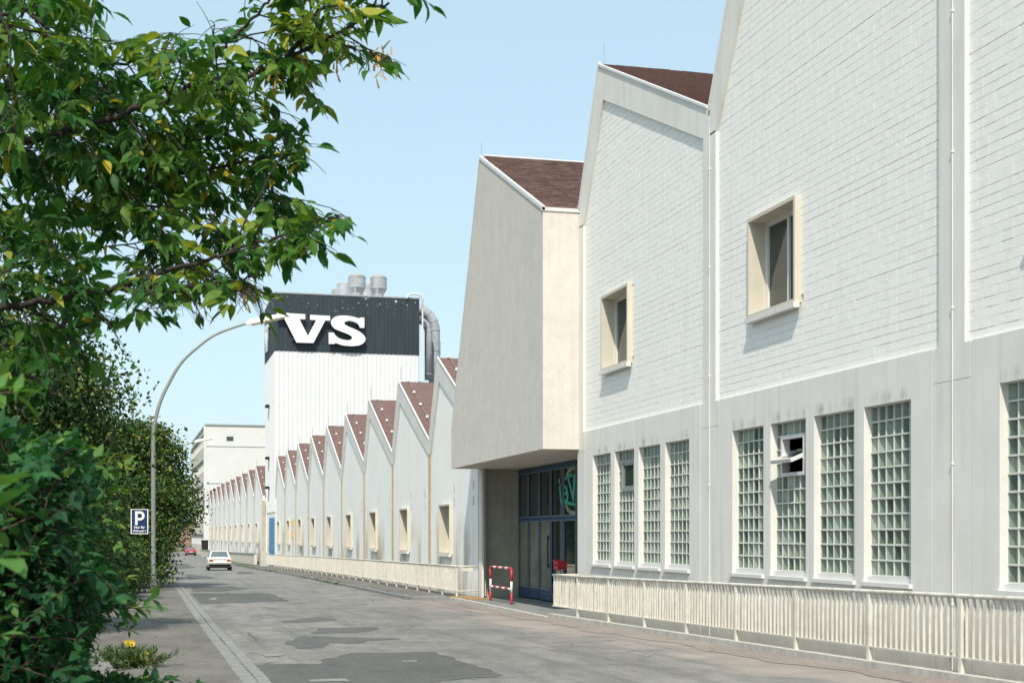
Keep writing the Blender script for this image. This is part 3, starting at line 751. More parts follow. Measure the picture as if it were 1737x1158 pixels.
# reflection of a sign across the street, modelled as coloured shapes on the pane
gm = simple('painted_reflection_green', (.05, .40, .28), .4, .15, 12); gm2 = simple('painted_reflection_pale', (.50, .56, .38), .5, .3, 30)
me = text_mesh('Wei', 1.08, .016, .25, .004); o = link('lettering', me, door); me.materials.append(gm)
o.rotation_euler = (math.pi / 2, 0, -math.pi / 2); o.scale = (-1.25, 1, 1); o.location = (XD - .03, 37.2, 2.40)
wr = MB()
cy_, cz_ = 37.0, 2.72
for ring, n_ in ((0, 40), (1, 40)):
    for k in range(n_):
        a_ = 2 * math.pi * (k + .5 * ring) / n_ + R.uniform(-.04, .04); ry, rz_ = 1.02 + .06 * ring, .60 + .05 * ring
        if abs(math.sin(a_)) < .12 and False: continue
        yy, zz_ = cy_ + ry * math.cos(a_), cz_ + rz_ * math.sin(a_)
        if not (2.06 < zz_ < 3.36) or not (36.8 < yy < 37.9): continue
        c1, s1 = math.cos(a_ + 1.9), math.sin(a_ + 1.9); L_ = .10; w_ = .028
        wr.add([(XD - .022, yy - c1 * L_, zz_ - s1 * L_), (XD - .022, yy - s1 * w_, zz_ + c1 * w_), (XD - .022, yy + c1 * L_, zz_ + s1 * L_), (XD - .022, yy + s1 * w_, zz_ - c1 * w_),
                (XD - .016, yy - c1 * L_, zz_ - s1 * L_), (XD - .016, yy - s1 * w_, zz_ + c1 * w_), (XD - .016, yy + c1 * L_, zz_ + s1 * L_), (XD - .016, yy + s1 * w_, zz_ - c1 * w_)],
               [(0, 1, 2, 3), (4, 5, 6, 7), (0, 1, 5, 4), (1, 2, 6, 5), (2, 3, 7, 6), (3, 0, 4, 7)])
part('wreath_reflection', wr, gm2, door)
bar = MB(); bar.prism([(36.85, 2.28), (37.9, 2.37), (37.9, 2.46), (36.85, 2.36)], XD - .024, XD - .017); part('reflection_stroke', bar, gm, door); bar = MB(); bar.prism([(37.0, 3.12), (37.9, 3.06), (37.9, 3.15), (37.3, 3.18)], XD - .024, XD - .017)
part('reflection_stroke', bar, gm, door)
part('inner_room', MB().box(18, 18.2, 32.6, 43, -.5, 3.5).box(11.4, 18, 32.6, 43, -.62, -.5), 'darkwall', ent)

# ---- low halls
def low_hall(name, label, s_start, nb, parent_loc, local=False, rz=0., xw=W, zoff=0., detail=True):
    h = thing(name, label, 'factory hall', parent_loc, None, local, rz)
    wall = MB(); fr_ = MB(); fl = MB(); rf = MB(); stp = MB(); pil = MB(); win = []
    zl = -1.6 + zoff
    for k in range(nb):
        s0 = s_start + k * B
        frame_bands(fr_, s0, LV + zoff, LR + zoff, zl, .18, xw, xw + .25)
        kz = LV + zoff, LR + zoff
        fl.prism([(s0 + .1, kz[0] + .05), (s0 + 6.55, kz[1] + .01), (s0 + 6.55, kz[1] + .07), (s0 + .1, kz[0] + .11)], xw - .025, xw + .035)
        fl.prism([(s0 + 6.55, kz[1] + .06), (s0 + 6.55, kz[1] - .03), (s0 + B - .04, kz[0] - .03), (s0 + B + .02, kz[0] + .03)], xw - .025, xw + .035)
        roof_slab(rf, s0, kz[0] + .02, kz[1] + .02, xw + .037, xw + 24); steep_slab(stp, s0, kz[0], kz[1], xw + .13, xw + 24)
        ip = inner_poly(s0, kz[0], kz[1], zl, .18)
        panel_with_hole(wall, ip, (s0 + 4.28, s0 + 6.07, .88 + zoff, 2.54 + zoff), xw + .06, xw + .2)
        pil.box(xw + .005, xw + .25, s0 - (.14 if k or not detail else -.005), s0 + .14, zl, kz[0] - .46)
        (pil.box(xw + .03, xw + .25, s0 - .18, s0 - .14, zl, kz[0] - .46) if k or not detail else 0); pil.box(xw + .03, xw + .25, s0 + .14, s0 + .18, zl, kz[0] - .46)
    e = s_start + nb * B
    fr_.box(xw, xw + .25, e - .18, e - .003, zl, LV + zoff - .46)
    wall.box(xw + .25, xw + 24, s_start - .0, s_start + .15, zl, LV + zoff - .2); wall.box(xw + 23.8, xw + 24, s_start + .16, e, zl, LV + zoff)
    part('wall', wall, 'plaster', h); part('frame', fr_, 'concrete', h); part('pilaster', pil, 'tan', h, kind='stuff'); part('verge_flashing', fl, 'whitemetal', h)
    part('roof', rf, 'shingle', h); part('north_light_glazing', stp, 'grey', h)
    for k in range(nb):
        s0 = s_start + k * B
        window_unit(h, s0 + 4.25, s0 + 6.10, .84 + zoff, 2.57 + zoff, ('cream', 'glass', 'whitemetal'), .40, xw, small=(k > 2 or not detail))
        # lightning conductor: wire on knobs down the roof slope, and a rod at the ridge
        wr_ = MB(); kk = (LR - LV) / 6.5; x_ = xw + .38
        wr_.tube([(x_, s0 + .5, LV + zoff + .5 * kk + .10), (x_, s0 + 6.5, LR + zoff + .12)], .010, 4)
        wr_.tube([(xw + .1, s0 + 6.53, LR + zoff + .1), (xw + .1, s0 + 6.53, LR + zoff + .62)], .011, 4)
        cw = part('lightning_conductor', wr_, 'grey', h)
        for q in range(5 if detail else 4):
            kn = MB()
            yy = s0 + .9 + q * 1.38; zz_ = LV + zoff + (yy - s0) * kk + .03
            kn.lathe([(.03, zz_), (.06, zz_ + .03), (.06, zz_ + .09), (.03, zz_ + .12)], x_, yy, 8)
            part('insulator', kn, 'white', cw)
        if detail:
            for yy, zz_ in ((s0 + 1.0, 2.95), (s0 + 1.0, 2.45), (s0 + 3.9, 2.95), (s0 + 3.9, 2.50)):
                part('wall_vent', MB().box(xw + .045, xw + .061, yy - .05, yy + .05, zz_, zz_ + .28), 'kerbconc', h)
    return h
lh = low_hall('low_factory_hall', 'long low white plastered hall with nine brown sawtooth roofs between entrance and tower', 43.0, 9, (W, 79, g(79)))
rw = MB(); rw.box(W + .01, 11.29, 42.98 - .02, 42.995, -.5, ZS - .01)
part('recess_wall', rw, 'darkwall', lh)
rp = MB(); rp.tube([(W + .14, 42.9, ZS), (W + .14, 42.9, -.4)], .07, 8); rp.box(W - .01, W + .06, 42.6, 42.97, -.5, ZS - .01)
part('downpipe', rp, 'concrete', lh)

# ---- clad tower with the big letters
tower = thing('clad_tower', 'tall factory tower in white ribbed sheet with a dark top band and big white letters', 'tower', (10, 116, g(116)))
TX0, TX1, TY0, TY1, TZ, TD = 10.0, 21.8, 115.95, 125.7, 21.1, 16.45
def corrug(mb, p0, p1, z0, z1, per, dep):
    """trapezoid sheet from p0 to p1 (plan), pushed out to the right-hand side of the way"""
    a, b = Vector(p0), Vector(p1); L = (b - a).length; d = (b - a) / L; n = Vector((d.y, -d.x)); k = 0; pts = []
    x = 0.
    while x < L:
        for fx, fd in ((0, 0), (.5, 0), (.6, 1), (.9, 1)):
            xx = x + fx * per
            if xx < L: pts.append(a + d * xx + n * dep * fd)
        x += per
    pts.append(b)
    vs = [(p.x, p.y, z0) for p in pts] + [(p.x, p.y, z1) for p in pts]; m = len(pts)
    mb.add(vs, [(i, i + 1, m + i + 1, m + i) for i in range(m - 1)])
for nm, mt, z0, z1 in (('white_cladding', 'cladwhite', 3.4, TD), ('dark_cladding', 'claddark', TD + .004, TZ)):
    c_ = MB(); o_ = 0 if mt == 'cladwhite' else -.05
    corrug(c_, (TX0 + o_, TY0 + o_), (TX1 - o_, TY0 + o_), z0, z1, .36, .05)
    corrug(c_, (TX1 - o_, TY0 + o_), (TX1 - o_, TY1), z0, z1, .36, .05); corrug(c_, (TX0 + o_, TY1), (TX0 + o_, TY0 + o_), z0, z1, .36, .05)
    part(nm, c_, mt, tower)
core = MB(); core.box(TX0 + .08, TX1 - .08, TY0 + .08, TY1, 3.4, TZ - .1); part('core', core, 'cladwhite', tower)
base = MB(); base.box(TX0 + .02, TX0 + .3, TY0, TY1, -2.2, 3.39); base.box(TX0 + .3, TX1, TY0 + .02, TY1, -2.2, 3.38)
base.box(TX0 - .03, TX0 + .1, TY0, TY1, 4.1, 4.2)
part('base_wall', base, 'plaster', tower)
cop = MB(); cop.box(TX0 - .1, TX1 + .1, TY0 - .1, TY0 + .1, TZ, TZ + .1); cop.box(TX0 - .1, TX0 + .1, TY0 + .1, TY1, TZ, TZ + .1); cop.box(TX1 - .1, TX1 + .1, TY0 + .1, TY1, TZ, TZ + .1)
part('parapet_coping', cop, 'grey', tower)
rd = MB(); rd.box(TX0 - .02, TX0 + .05, 116.6, 121.6, -1.2, 2.95)
for k in range(12): rd.box(TX0 - .035, TX0 - .02, 116.6, 121.6, -1.1 + k * .33, -1.1 + k * .33 + .24)
part('roller_door', rd, 'bluedoor', tower)
for zc in (12.3, 7.9, 5.4):
    a_ = MB(); a_.box(TX0 - .03, TX0 + .02, 121.0, 121.9, zc - 1.0, zc); wn = part('window', a_, 'glass', tower)
    part('hood', MB().box(TX0 - .35, TX0 - .06, 120.9, 122.0, zc + .02, zc + .22), 'black', wn)
Vp = [(180, 300), (615, 305), (615, 385), (525, 385), (655, 640), (785, 390), (690, 390), (690, 312), (1000, 318), (1000, 390), (925, 390), (740, 748), (480, 748), (290, 380), (180, 380)]
Sp = [(1470, 325, 1), (1535, 325, 1), (1535, 485, 1), (1465, 485, 1), (1450, 440), (1400, 400), (1320, 380), (1260, 385), (1218, 410), (1222, 440), (1290, 475), (1400, 515), (1480, 555), (1540, 610), (1558, 660),
      (1530, 720), (1460, 760), (1370, 775), (1280, 775), (1180, 765), (1120, 745), (1080, 735, 1), (1065, 752, 1), (978, 752, 1), (978, 575, 1), (1055, 575, 1), (1075, 610), (1120, 650), (1180, 675), (1260, 688),
      (1320, 680), (1348, 650), (1335, 620), (1270, 585), (1130, 540), (1060, 510), (1015, 450), (1010, 400), (1040, 350), (1110, 312), (1200, 302), (1300, 305), (1390, 322), (1450, 340, 1)]
def chaikin(p):
    q = []; n = len(p)
    for i in range(n):
        a, b, c_ = p[i - 1], p[i], p[(i + 1) % n]
        if len(b) == 3: q.append(b); continue
        q.append((b[0] * .75 + a[0] * .25, b[1] * .75 + a[1] * .25)); q.append((b[0] * .75 + c_[0] * .25, b[1] * .75 + c_[1] * .25))
    return q
Sp = chaikin(chaikin(Sp))
def letter(nm, pts, parent, side=False):
    k = .00524
    P2 = [(10.08 + (p[0] - 180) * k, 19.43 - (p[1] - 300) * k) for p in pts]
    mb_ = MB()
    if not side: mb_.prism(P2, TY0 - .62, TY0 - .45, 'y')
    else: mb_.prism([(TY1 - 1.3 - (x - 10.08), z) for x, z in P2], TX0 - .24, TX0 - .14, 'x')
    o_ = part(nm, mb_, 'signwhite', parent)
    bm = bmesh.new(); bm.from_mesh(o_.data); bmesh.ops.triangulate(bm, faces=[f for f in bm.faces if len(f.verts) > 4]); bm.to_mesh(o_.data); bm.free()
    br = MB()
    xs = [p[0] for p in P2]; zs = [p[1] for p in P2]
    for fx in (.3, .7):
        x_ = min(xs) + fx * (max(xs) - min(xs)); z_ = min(zs) + .25
        if not side: br.tube([(x_, TY0 - .5, z_), (x_, TY0 + .05, z_)], .03, 5)
        else: yy = TY1 - 1.3 - (x_ - 10.08); br.tube([(TX0 - .18, yy, z_), (TX0 + .05, yy, z_)], .03, 5)
    part('bracket', br, 'grey', o_)
letter('letter', Vp, tower); letter('letter', Sp, tower); letter('letter', Vp, tower, True)
for vx, vy, sc_ in ((16.8, 117.0, 1.0), (18.62, 117.0, .95), (16.35, 121, .95), (16.3, 124.2, .95), (18.3, 121, .95)):
    z0 = TZ - .15; r = .75 * sc_
    v_ = MB(); v_.lathe([(r * .62, z0), (r * .62, z0 + .62), (r * .66, z0 + .64), (r * .98, z0 + 1.0), (r, z0 + 1.02), (r, z0 + 1.08), (r * .97, z0 + 1.1), (r * .97, z0 + 1.85), (r, z0 + 1.87), (r, z0 + 1.93), (r * .9, z0 + 1.97)], vx, vy, 24)
    vo = part('roof_ventilator', v_, 'galv', tower)
    part('rim', MB().lathe([(r * .88, z0 + 1.96), (r * .86, z0 + 2.05), (r * .5, z0 + 2.08)], vx, vy, 24), 'rust', vo)
    st_ = MB()
    for a_ in (-1.9, -.5, .9, 2.3): st_.tube([(vx + r * .95 * math.cos(a_), vy + r * .95 * math.sin(a_), z0), (vx + r * .95 * math.cos(a_), vy + r * .95 * math.sin(a_), z0 + 1.05)], .03, 5)
    part('stay', st_, 'whitemetal', vo)
def duct(x, y, r, ztop, bend, zb=2.0):
    pts = [(TX1 - .1, y, ztop)]
    xs = x - bend
    pts += [(xs, y, ztop)] if xs > TX1 else []
    for k in range(9):
        a_ = math.pi / 2 * k / 8; pts.append((x - bend + bend * math.sin(a_), y, ztop - bend + bend * math.cos(a_)))
    z = ztop - bend - .02
    pts.append((x, y, zb)); mb_ = MB(); mb_.tube(pts, r, 18)
    o_ = part('exhaust_duct', mb_, 'galv', tower, True)
    rg = MB(); z = ztop - bend
    while z > zb: rg.lathe([(r * 1.0, z - .05), (r * 1.06, z - .03), (r * 1.06, z + .03), (r * 1.0, z + .05)], x, y, 18); z -= 1.75
    for k in (2, 4, 6):
        a_ = math.pi / 2 * k / 8; c_ = Vector((x - bend + bend * math.sin(a_), y, ztop - bend + bend * math.cos(a_))); d_2 = Vector((math.cos(a_), 0, -math.sin(a_)))
        rg.tube([c_ - d_2 * .03, c_ + d_2 * .03], r * 1.04, 18)
    part('joint_rings', rg, 'grey', o_)
duct(23.75, 119.0, .48, 20.85, 1.9); duct(22.95, 117.6, .31, 19.7, 1.1, 14.6); duct(22.95, 117.6, .30, 14.2, 1.1, 2)
pp = MB(); pts = [(20.8, 115.7, TZ)]
for k in range(9): a_ = math.pi - math.pi * k / 8; pts.append((21.45 + .65 * math.cos(a_), 115.7, TZ + .05 + .35 * math.sin(a_)))
pts += [(22.15, 116.0, TZ - .8), (22.15, 116.2, 2)]; pp.tube(pts, .075, 8); part('vent_pipe', pp, 'whitemetal', tower)
rt = MB(); rt.tube([(22.5, 116.6, 17.5), (22.5, 116.6, 14.0)], .30, 4); 

# ---- second low hall, its line turned a little towards the street
A2 = math.radians(.93)
low_hall('low_factory_hall', 'farther low white hall with ten brown sawtooth roofs between tower and office block', 0, 10, (9.62, 124.6, -1.4), True, A2, 0., 1.4, False)
# ---- office block
off = thing('office_building', 'white five storey office block with window bands at the far end of the halls', 'office building', (9.05, 234, -2.1), None, True, A2)
H = 21.3
ob = MB(); ob.box(.12, 30, .0, 48, 0, H); part('wall', ob, 'office', off)
ob = MB(); ob.box(-.12, 30, -.15, 48, H, H + .25)
for z in (5.2, 11.9, 17.9): ob.box(.1, 30, -.04, -.001, z, z + .12)
part('roof_edge', ob, 'grey', off)
wb = MB(); wb.box(3.3, 4.4, -.05, -.001, 18.9, 19.6); part('vent_opening', wb, 'glass', off)
side = MB(); fins = MB(); gl = MB()
for k in range(5):
    z = 1.0 + k * 4.05
    side.box(0, .119, 1.0, 48, z - .95, z + 1.0); side.box(-.25, .119, 1.0, 48, z + 3.0 - .22, z + 3.0)
    o_ = part('window_band', MB().box(.05, .119, 1.0, 48, z + 1.0, z + 2.78), 'glass', off)
    f_ = MB()
    for q in range(24): f_.box(-.06, .05, 1.0 + q * 2, 1.35 + q * 2, z + 1.0, z + 2.78)
    part('mullion', f_, 'office', o_, kind='stuff')
part('spandrel', side, 'officecream', off)
part('corner_pier', MB().box(-.3, .119, -.04, .99, 0, H), 'office', off)
og = MB(); og.box(1.2, 7.2, -.06, -.001, 4.0, 4.4); part('lintel', og, 'officecream', off)
# ---- dark gate leaf / bin in front of it
bn = thing('refuse_container', 'dark grey refuse container standing against the white office corner', 'container', (8.75, 226, g(226) + .12), None, True)
part('body', MB().prism([(-.55, 0), (.75, 0), (.85, 2.3), (-.65, 2.3)], 0, 1.2, 'y'), 'dark', bn)
part('lid', MB().box(-.7, .9, -.05, 1.25, 2.305, 2.42), 'black', bn)
# ---- far old brick wall at the end of the street, and scrub in front of it
bwl = thing('brick_wall', 'long old reddish brick wall closing the far end of the street', 'wall', (0, 400, g(400)))
bw_ = MB(); bw_.box(-60, 40, 400, 401, -2.3, 5.0); part('wall_face', bw_, 'brownwall', bwl)
cp_ = MB(); cp_.box(-60, 40, 399.8, 401.2, 5.0, 5.3); part('coping', cp_, 'kerbconc', bwl)
pb = MB()
for k in range(20): pb.box(-58 + k * 5, -57 + k * 5, 399.6, 399.99, -2.3, 4.9)
part('buttress', pb, 'brownwall', bwl)
# low wall along the second hall
lw = thing('garden_wall', 'low cream wall with a dark coping along the farther low hall', 'wall', (9.45, 165, g(165)), None, False)
m_ = MB(); vs = []; 
for i in range(17):
    y0, y1 = 127 + i * 5.5, 127 + (i + 1) * 5.5; x0, x1 = 9.1 - (y0 - 127) * .014, 9.1 - (y1 - 127) * .014
    m_.add([(x0, y0, -2.5), (x0 + .25, y0, -2.5), (x0 + .25, y0, g(y0) + 1.0), (x0, y0, g(y0) + 1.0), (x1, y1, -2.5), (x1 + .25, y1, -2.5), (x1 + .25, y1, g(y1) + 1.0), (x1, y1, g(y1) + 1.0)],
           [(0, 1, 2, 3), (4, 5, 6, 7), (0, 1, 5, 4), (1, 2, 6, 5), (2, 3, 7, 6), (3, 0, 4, 7)])
part('wall_face', m_, 'cream', lw)
m_ = MB()
for i in range(17):
    y0, y1 = 127 + i * 5.5, 127 + (i + 1) * 5.5; x0, x1 = 9.05 - (y0 - 127) * .014, 9.05 - (y1 - 127) * .014
    m_.add([(x0, y0, g(y0) + 1.005), (x0 + .35, y0, g(y0) + 1.005), (x0 + .35, y0, g(y0) + 1.11), (x0, y0, g(y0) + 1.11), (x1, y1, g(y1) + 1.005), (x1 + .35, y1, g(y1) + 1.005), (x1 + .35, y1, g(y1) + 1.11), (x1, y1, g(y1) + 1.11)],
           [(0, 1, 2, 3), (4, 5, 6, 7), (0, 1, 5, 4), (1, 2, 6, 5), (2, 3, 7, 6), (3, 0, 4, 7)])
part('coping', m_, 'stonedark', lw)

# ------------------------------------------------------------------ railings
XF = 9.3
def railing(label, y0, y1, base, hgt, single, post_step, return_end, spacing=.135):
    t_ = thing('railing', label, 'railing', (XF, (y0 + y1) / 2, base((y0 + y1) / 2)), None)
    n = int((y1 - y0) / 1.5); ys = [y0 + (y1 - y0) * i / n for i in range(n + 1)]
    top = MB(); top.tube([(XF, y, base(y) + hgt) for y in ys], .028, 8); part('top_rail', top, 'rail', t_, True)
    bot = MB()
    for i in range(n):
        a, b = ys[i], ys[i + 1]; za, zb = base(a) + .17, base(b) + .17
        bot.add([(XF - .025, a, za), (XF + .025, a, za), (XF + .025, a, za + .02), (XF - .025, a, za + .02), (XF - .025, b, zb), (XF + .025, b, zb), (XF + .025, b, zb + .02), (XF - .025, b, zb + .02)],
                [(0, 1, 2, 3), (4, 5, 6, 7), (0, 1, 5, 4), (1, 2, 6, 5), (2, 3, 7, 6), (3, 0, 4, 7)])
    part('bottom_rail', bot, 'rail', t_)
    bm_ = MB(); bl_ = hgt - .19
    # flat bar with a small crank below the hand rail
    for (u0, u1, z0, z1) in ((0, 0, 0, bl_ - .22), (0, .018, bl_ - .22, bl_ - .12), (.018, .0, bl_ - .12, bl_)):
        bm_.add([(-.017 + u0, -.007, z0), (.017 + u0, -.007, z0), (.017 + u0, .007, z0), (-.017 + u0, .007, z0), (-.017 + u1, -.007, z1), (.017 + u1, -.007, z1), (.017 + u1, .007, z1), (-.017 + u1, .007, z1)],
                [(0, 3, 2, 1), (4, 5, 6, 7), (0, 1, 5, 4), (1, 2, 6, 5), (2, 3, 7, 6), (3, 0, 4, 7)])
    me_ = bm_.mesh('baluster', 'rail'); rest_ = MB(); y = y0 + .06
    while y < y1:
        if single:
            o_ = link('baluster', me_, t_); o_.location = (XF + R.uniform(-.004, .004), y, base(y) + .188); o_.rotation_euler = (R.uniform(-.008, .008), R.uniform(-.012, .012), R.uniform(-.1, .1))
        else: rest_.box(XF - .021, XF + .021, y - .009, y + .009, base(y) + .188, base(y) + hgt)
        y += spacing
    if rest_.v: part('balusters', rest_, 'rail', t_, kind='stuff')
    pm = MB(); pm.box(-.03, .03, -.03, .03, -.02, hgt - .03); pme = pm.mesh('post', 'rail'); y = y0 + .05
    while y < y1:
        o_ = link('post', pme, t_); o_.location = (XF, y, base(y)); y += post_step
    rm = MB(); ye, xe = return_end
    rm.tube([(XF, ye, base(ye) + hgt), (xe, ye, base(ye) + hgt)], .022, 8); part('return_rail', rm, 'rail', t_, True); rm = MB(); rm.tube([(XF, ye, base(ye) + .18), (xe, ye, base(ye) + .18)], .018, 8)
    part('return_rail', rm, 'rail', t_, True)
    return t_
near_base = lambda y: g(y) + .09
railing('cream railing of flat upright bars along the glass block windows', 8.2, 32.25, near_base, .91, True, 2.2, (32.25, W - .01))
far_base = lambda y: g(y) + .12
fr2 = railing('long cream railing running from the entrance past the low hall to the tower', 43.0, 116, far_base, .95, False, 2.2, (43.0, W - .01))
rp_ = MB(); rp_.box(XF + .03, W - .06, 42.99, 43.01, far_base(43) + .2, far_base(43) + .92)
part('name_plate', MB().box(9.45, 9.80, 42.955, 42.98, far_base(43) + .80, far_base(43) + .90), 'rail', fr2)
part('end_pier', MB().box(8.95, 9.6, 117.2, 119.2, g(118), g(118) + 1.3), 'kerbconc', fr2)

# ------------------------------------------------------------------ barrier, letter box, plate, posts
bar_ = thing('pedestrian_barrier', 'red and white hooped barrier in front of the doorway', 'barrier', (9.84, 39.55, -.43), None, True)
def banded(p0, p1, n, start):
    a, b = Vector(p0), Vector(p1)
    for k in range(n):
        q = MB(); q.tube([a.lerp(b, k / n), a.lerp(b, (k + 1) / n)], .033, 10)
        part('red_band' if (k + start) % 2 == 0 else 'white_band', q, 'red' if (k + start) % 2 == 0 else 'white', bar_, True)
banded((0, 1.25, -.05), (0, 1.25, .98), 3, 0); banded((0, -1.25, -.05), (0, -1.25, .98), 3, 0)
banded((0, 1.21, 1.0), (0, -1.21, 1.0), 7, 0); banded((0, 1.21, .42), (0, -1.21, .42), 7, 1)
lb = thing('letter_box', 'small red letter box on a grey slatted stand beside the glass door', 'letter box', (10.75, 36.6, -.44), None, True)
m_ = MB(); m_.box(-.12, .12, -.2, .2, 1.02, 1.22); m_.prism([(-.2, 1.22), (.2, 1.22), (.2, 1.27), (-.2, 1.24)], -.14, .12); part('box', m_, 'red', lb)
part('slot', MB().box(-.128, -.118, -.28 + .1, .14, 1.12, 1.15), 'black', lb)
m_ = MB(); m_.box(-.03, .03, -.03, .03, 0, 1.015)
part('post', m_, 'grey', lb)
sl_me = MB().box(-.05, -.031, -.018, .018, .55, 1.0).mesh('slat', 'kerbconc')
for q in range(7): o = link('slat', sl_me, lb); o.location = (0, -.16 + q * .052, 0)
pl_ = thing('ramp_plate', 'flat rust coloured plate lying at the end of the far railing', 'plate', (9.6, 42.2, g(42)), None, True)
part('sheet', MB().prism([(-.30, -.9), (.35, -1.0), (.25, 1.3), (-.45, 1.4)], .03, .13, 'z'), 'mat', pl_)
sp = thing('hydrant_sign', 'weathered yellow sign plate and box on a thin post by the far railing', 'sign', (9.6, 97.5, g(97) + .1), None, True)
part('post', MB().tube([(0, 0, 0), (0, 0, 3.0)], .035, 8), 'paleochre', sp)
m_ = MB(); m_.prism([(.15 * math.cos(a) , 3.2 + .24 * math.sin(a)) for a in [2 * math.pi * k / 16 for k in range(16)]], -.06, -.03, 'y'); part('plate', m_, 'paleochre', sp)
part('box', MB().prism([(-.08, 2.15), (.08, 2.15), (.12, 2.4), (.09, 2.72), (-.09, 2.72), (-.12, 2.4)], -.12, .05, 'y'), 'paleochre', sp)

# ------------------------------------------------------------------ street lamps and parking sign
def lamp(label, y, x=.19):
    t_ = thing('street_lamp', label, 'street lamp', (x, y, g(y) + .05), 'street lamps with curved arms over the road', True)
    dz = -(g(53.6) + .05)
    c_ = [(0, 0), (0, 3.0 + dz), (.0, 5.0 + dz), (.05, 5.6 + dz), (.25, 6.4 + dz), (.59, 7.15 + dz), (.98, 7.82 + dz), (1.49, 8.35 + dz), (2.27, 8.95 + dz), (3.45, 9.42 + dz)]
    pts = []
    for i in range(len(c_) - 1):
        p0, p1, p2, p3 = [Vector(c_[min(max(j, 0), len(c_) - 1)]) for j in (i - 1, i, i + 1, i + 2)]
        for k in range(6):
            u = k / 6; pts.append(.5 * ((2 * p1) + (p2 - p0) * u + (2 * p0 - 5 * p1 + 4 * p2 - p3) * u * u + (3 * p1 - p0 - 3 * p2 + p3) * u ** 3))
    pts.append(Vector(c_[-1]))
    n = len(pts); m_ = MB(); m_.tube([(p.x, 0, p.y) for p in pts], [.085 - .045 * i / n for i in range(n)], 12)
    part('pole', m_, 'lamp', t_, True)
    part('base_collar', MB().lathe([(.12, -.05), (.12, .5), (.09, .56)], 0, 0, 14), 'lamp', t_)
    part('access_door', MB().box(-.05, .05, -.128, -.11, .9 - .3, 1.25 - .3 + .2), 'grey', t_)
    hd_ = MB(); a, b = Vector((3.35, 9.36 + dz)), Vector((5.05, 9.76 + dz)); d = (b - a).normalized(); nrm = Vector((-d.y, d.x))
    def sec(u, w_, h0, h1):
        c0 = a + d * u; lo = c0 + nrm * h0; hi = c0 + nrm * h1
        return [(lo.x, -w_, lo.y), (lo.x, w_, lo.y), (hi.x, w_ * .7, hi.y), (hi.x, -w_ * .7, hi.y)]
    L = (b - a).length; ss = [sec(0, .06, -.02, .07), sec(.2, .12, -.04, .14), sec(L - .25, .13, -.02, .13), sec(L, .07, 0, .06)]
    vs = [v for s_ in ss for v in s_]; fs = [(0, 1, 2, 3), (12, 15, 14, 13)]
    for i in range(3):
        for k in range(4): fs.append((i * 4 + k, i * 4 + (k + 1) % 4, i * 4 + 4 + (k + 1) % 4, i * 4 + 4 + k))
    hd_.add(vs, fs); ho = part('lamp_head', hd_, 'lampwhite', t_)
    df = MB(); ss = [sec(.22, .10, -.10, -.042), sec(L - .3, .11, -.07, -.022)]
    vs = [v for s_ in ss for v in s_]; df.add(vs, [(0, 1, 2, 3), (4, 7, 6, 5), (0, 1, 5, 4), (1, 2, 6, 5), (2, 3, 7, 6), (3, 0, 4, 7)])
    part('diffuser', df, 'diffuser', ho)
    return t_
lamp('tall grey street lamp with a curved arm, carrying the blue parking sign', 53.6)
lamp('far street lamp half hidden by the trees, its arm in front of the office block', 114.5)
ps = thing('parking_sign', 'blue parking sign with white frame bracketed to the near lamp post', 'sign', (-.30, 53.45, 1.54), None, True)
part('board', MB().box(-.275, .275, -.0, .02, .025, .885), 'signblue', ps)
m_ = MB(); m_.box(-.31, -.275, -.012, .025, .0, .91); m_.box(.275, .31, -.012, .025, .0, .91); m_.box(-.275, .275, -.012, .025, .885, .91); m_.box(-.275, .275, -.012, .025, 0, .025); part('frame', m_, 'signwhite', ps)
m_ = MB(); m_.tube([(.3, .02, .86), (.44, .06, .86)], .015, 6); m_.tube([(.3, .02, .06), (.44, .06, .06)], .015, 6); part('bracket', m_, 'grey', ps)
def sign_text(body, size, off_, x, z, sx=1.):
    me_ = text_mesh(body, size, off_, 0, .003); me_.materials.append(M['signwhite'])
    o_ = link('lettering', me_, ps); o_.rotation_euler = (math.pi / 2, 0, 0); o_.location = (x, -.008, z); o_.scale = (sx, 1, 1)
m_ = MB(); ya_, yb_ = -.012, -.002
m_.box(-.155, -.065, ya_, yb_, .33, .83)
for z0, z1 in ((.745, .83), (.50, .585)): m_.box(-.065, .03, ya_, yb_, z0, z1)
for k in range(10):
    a0, a1 = math.pi / 2 - math.pi * k / 10, math.pi / 2 - math.pi * (k + 1) / 10; q = []
    for a_, ro in ((a0, 1), (a1, 1), (a1, 0), (a0, 0)):
        rx, rz_ = (.15, .165) if ro else (.062, .08); q.append((.03 + rx * math.cos(a_), .665 + rz_ * math.sin(a_)))
    m_.prism(q, ya_, yb_, 'y')
part('lettering', m_, 'signwhite', ps)
sign_text('Nur für', .125, .003, 0, .205); sign_text('VS-Besucher', .115, .003, 0, .075, .80)

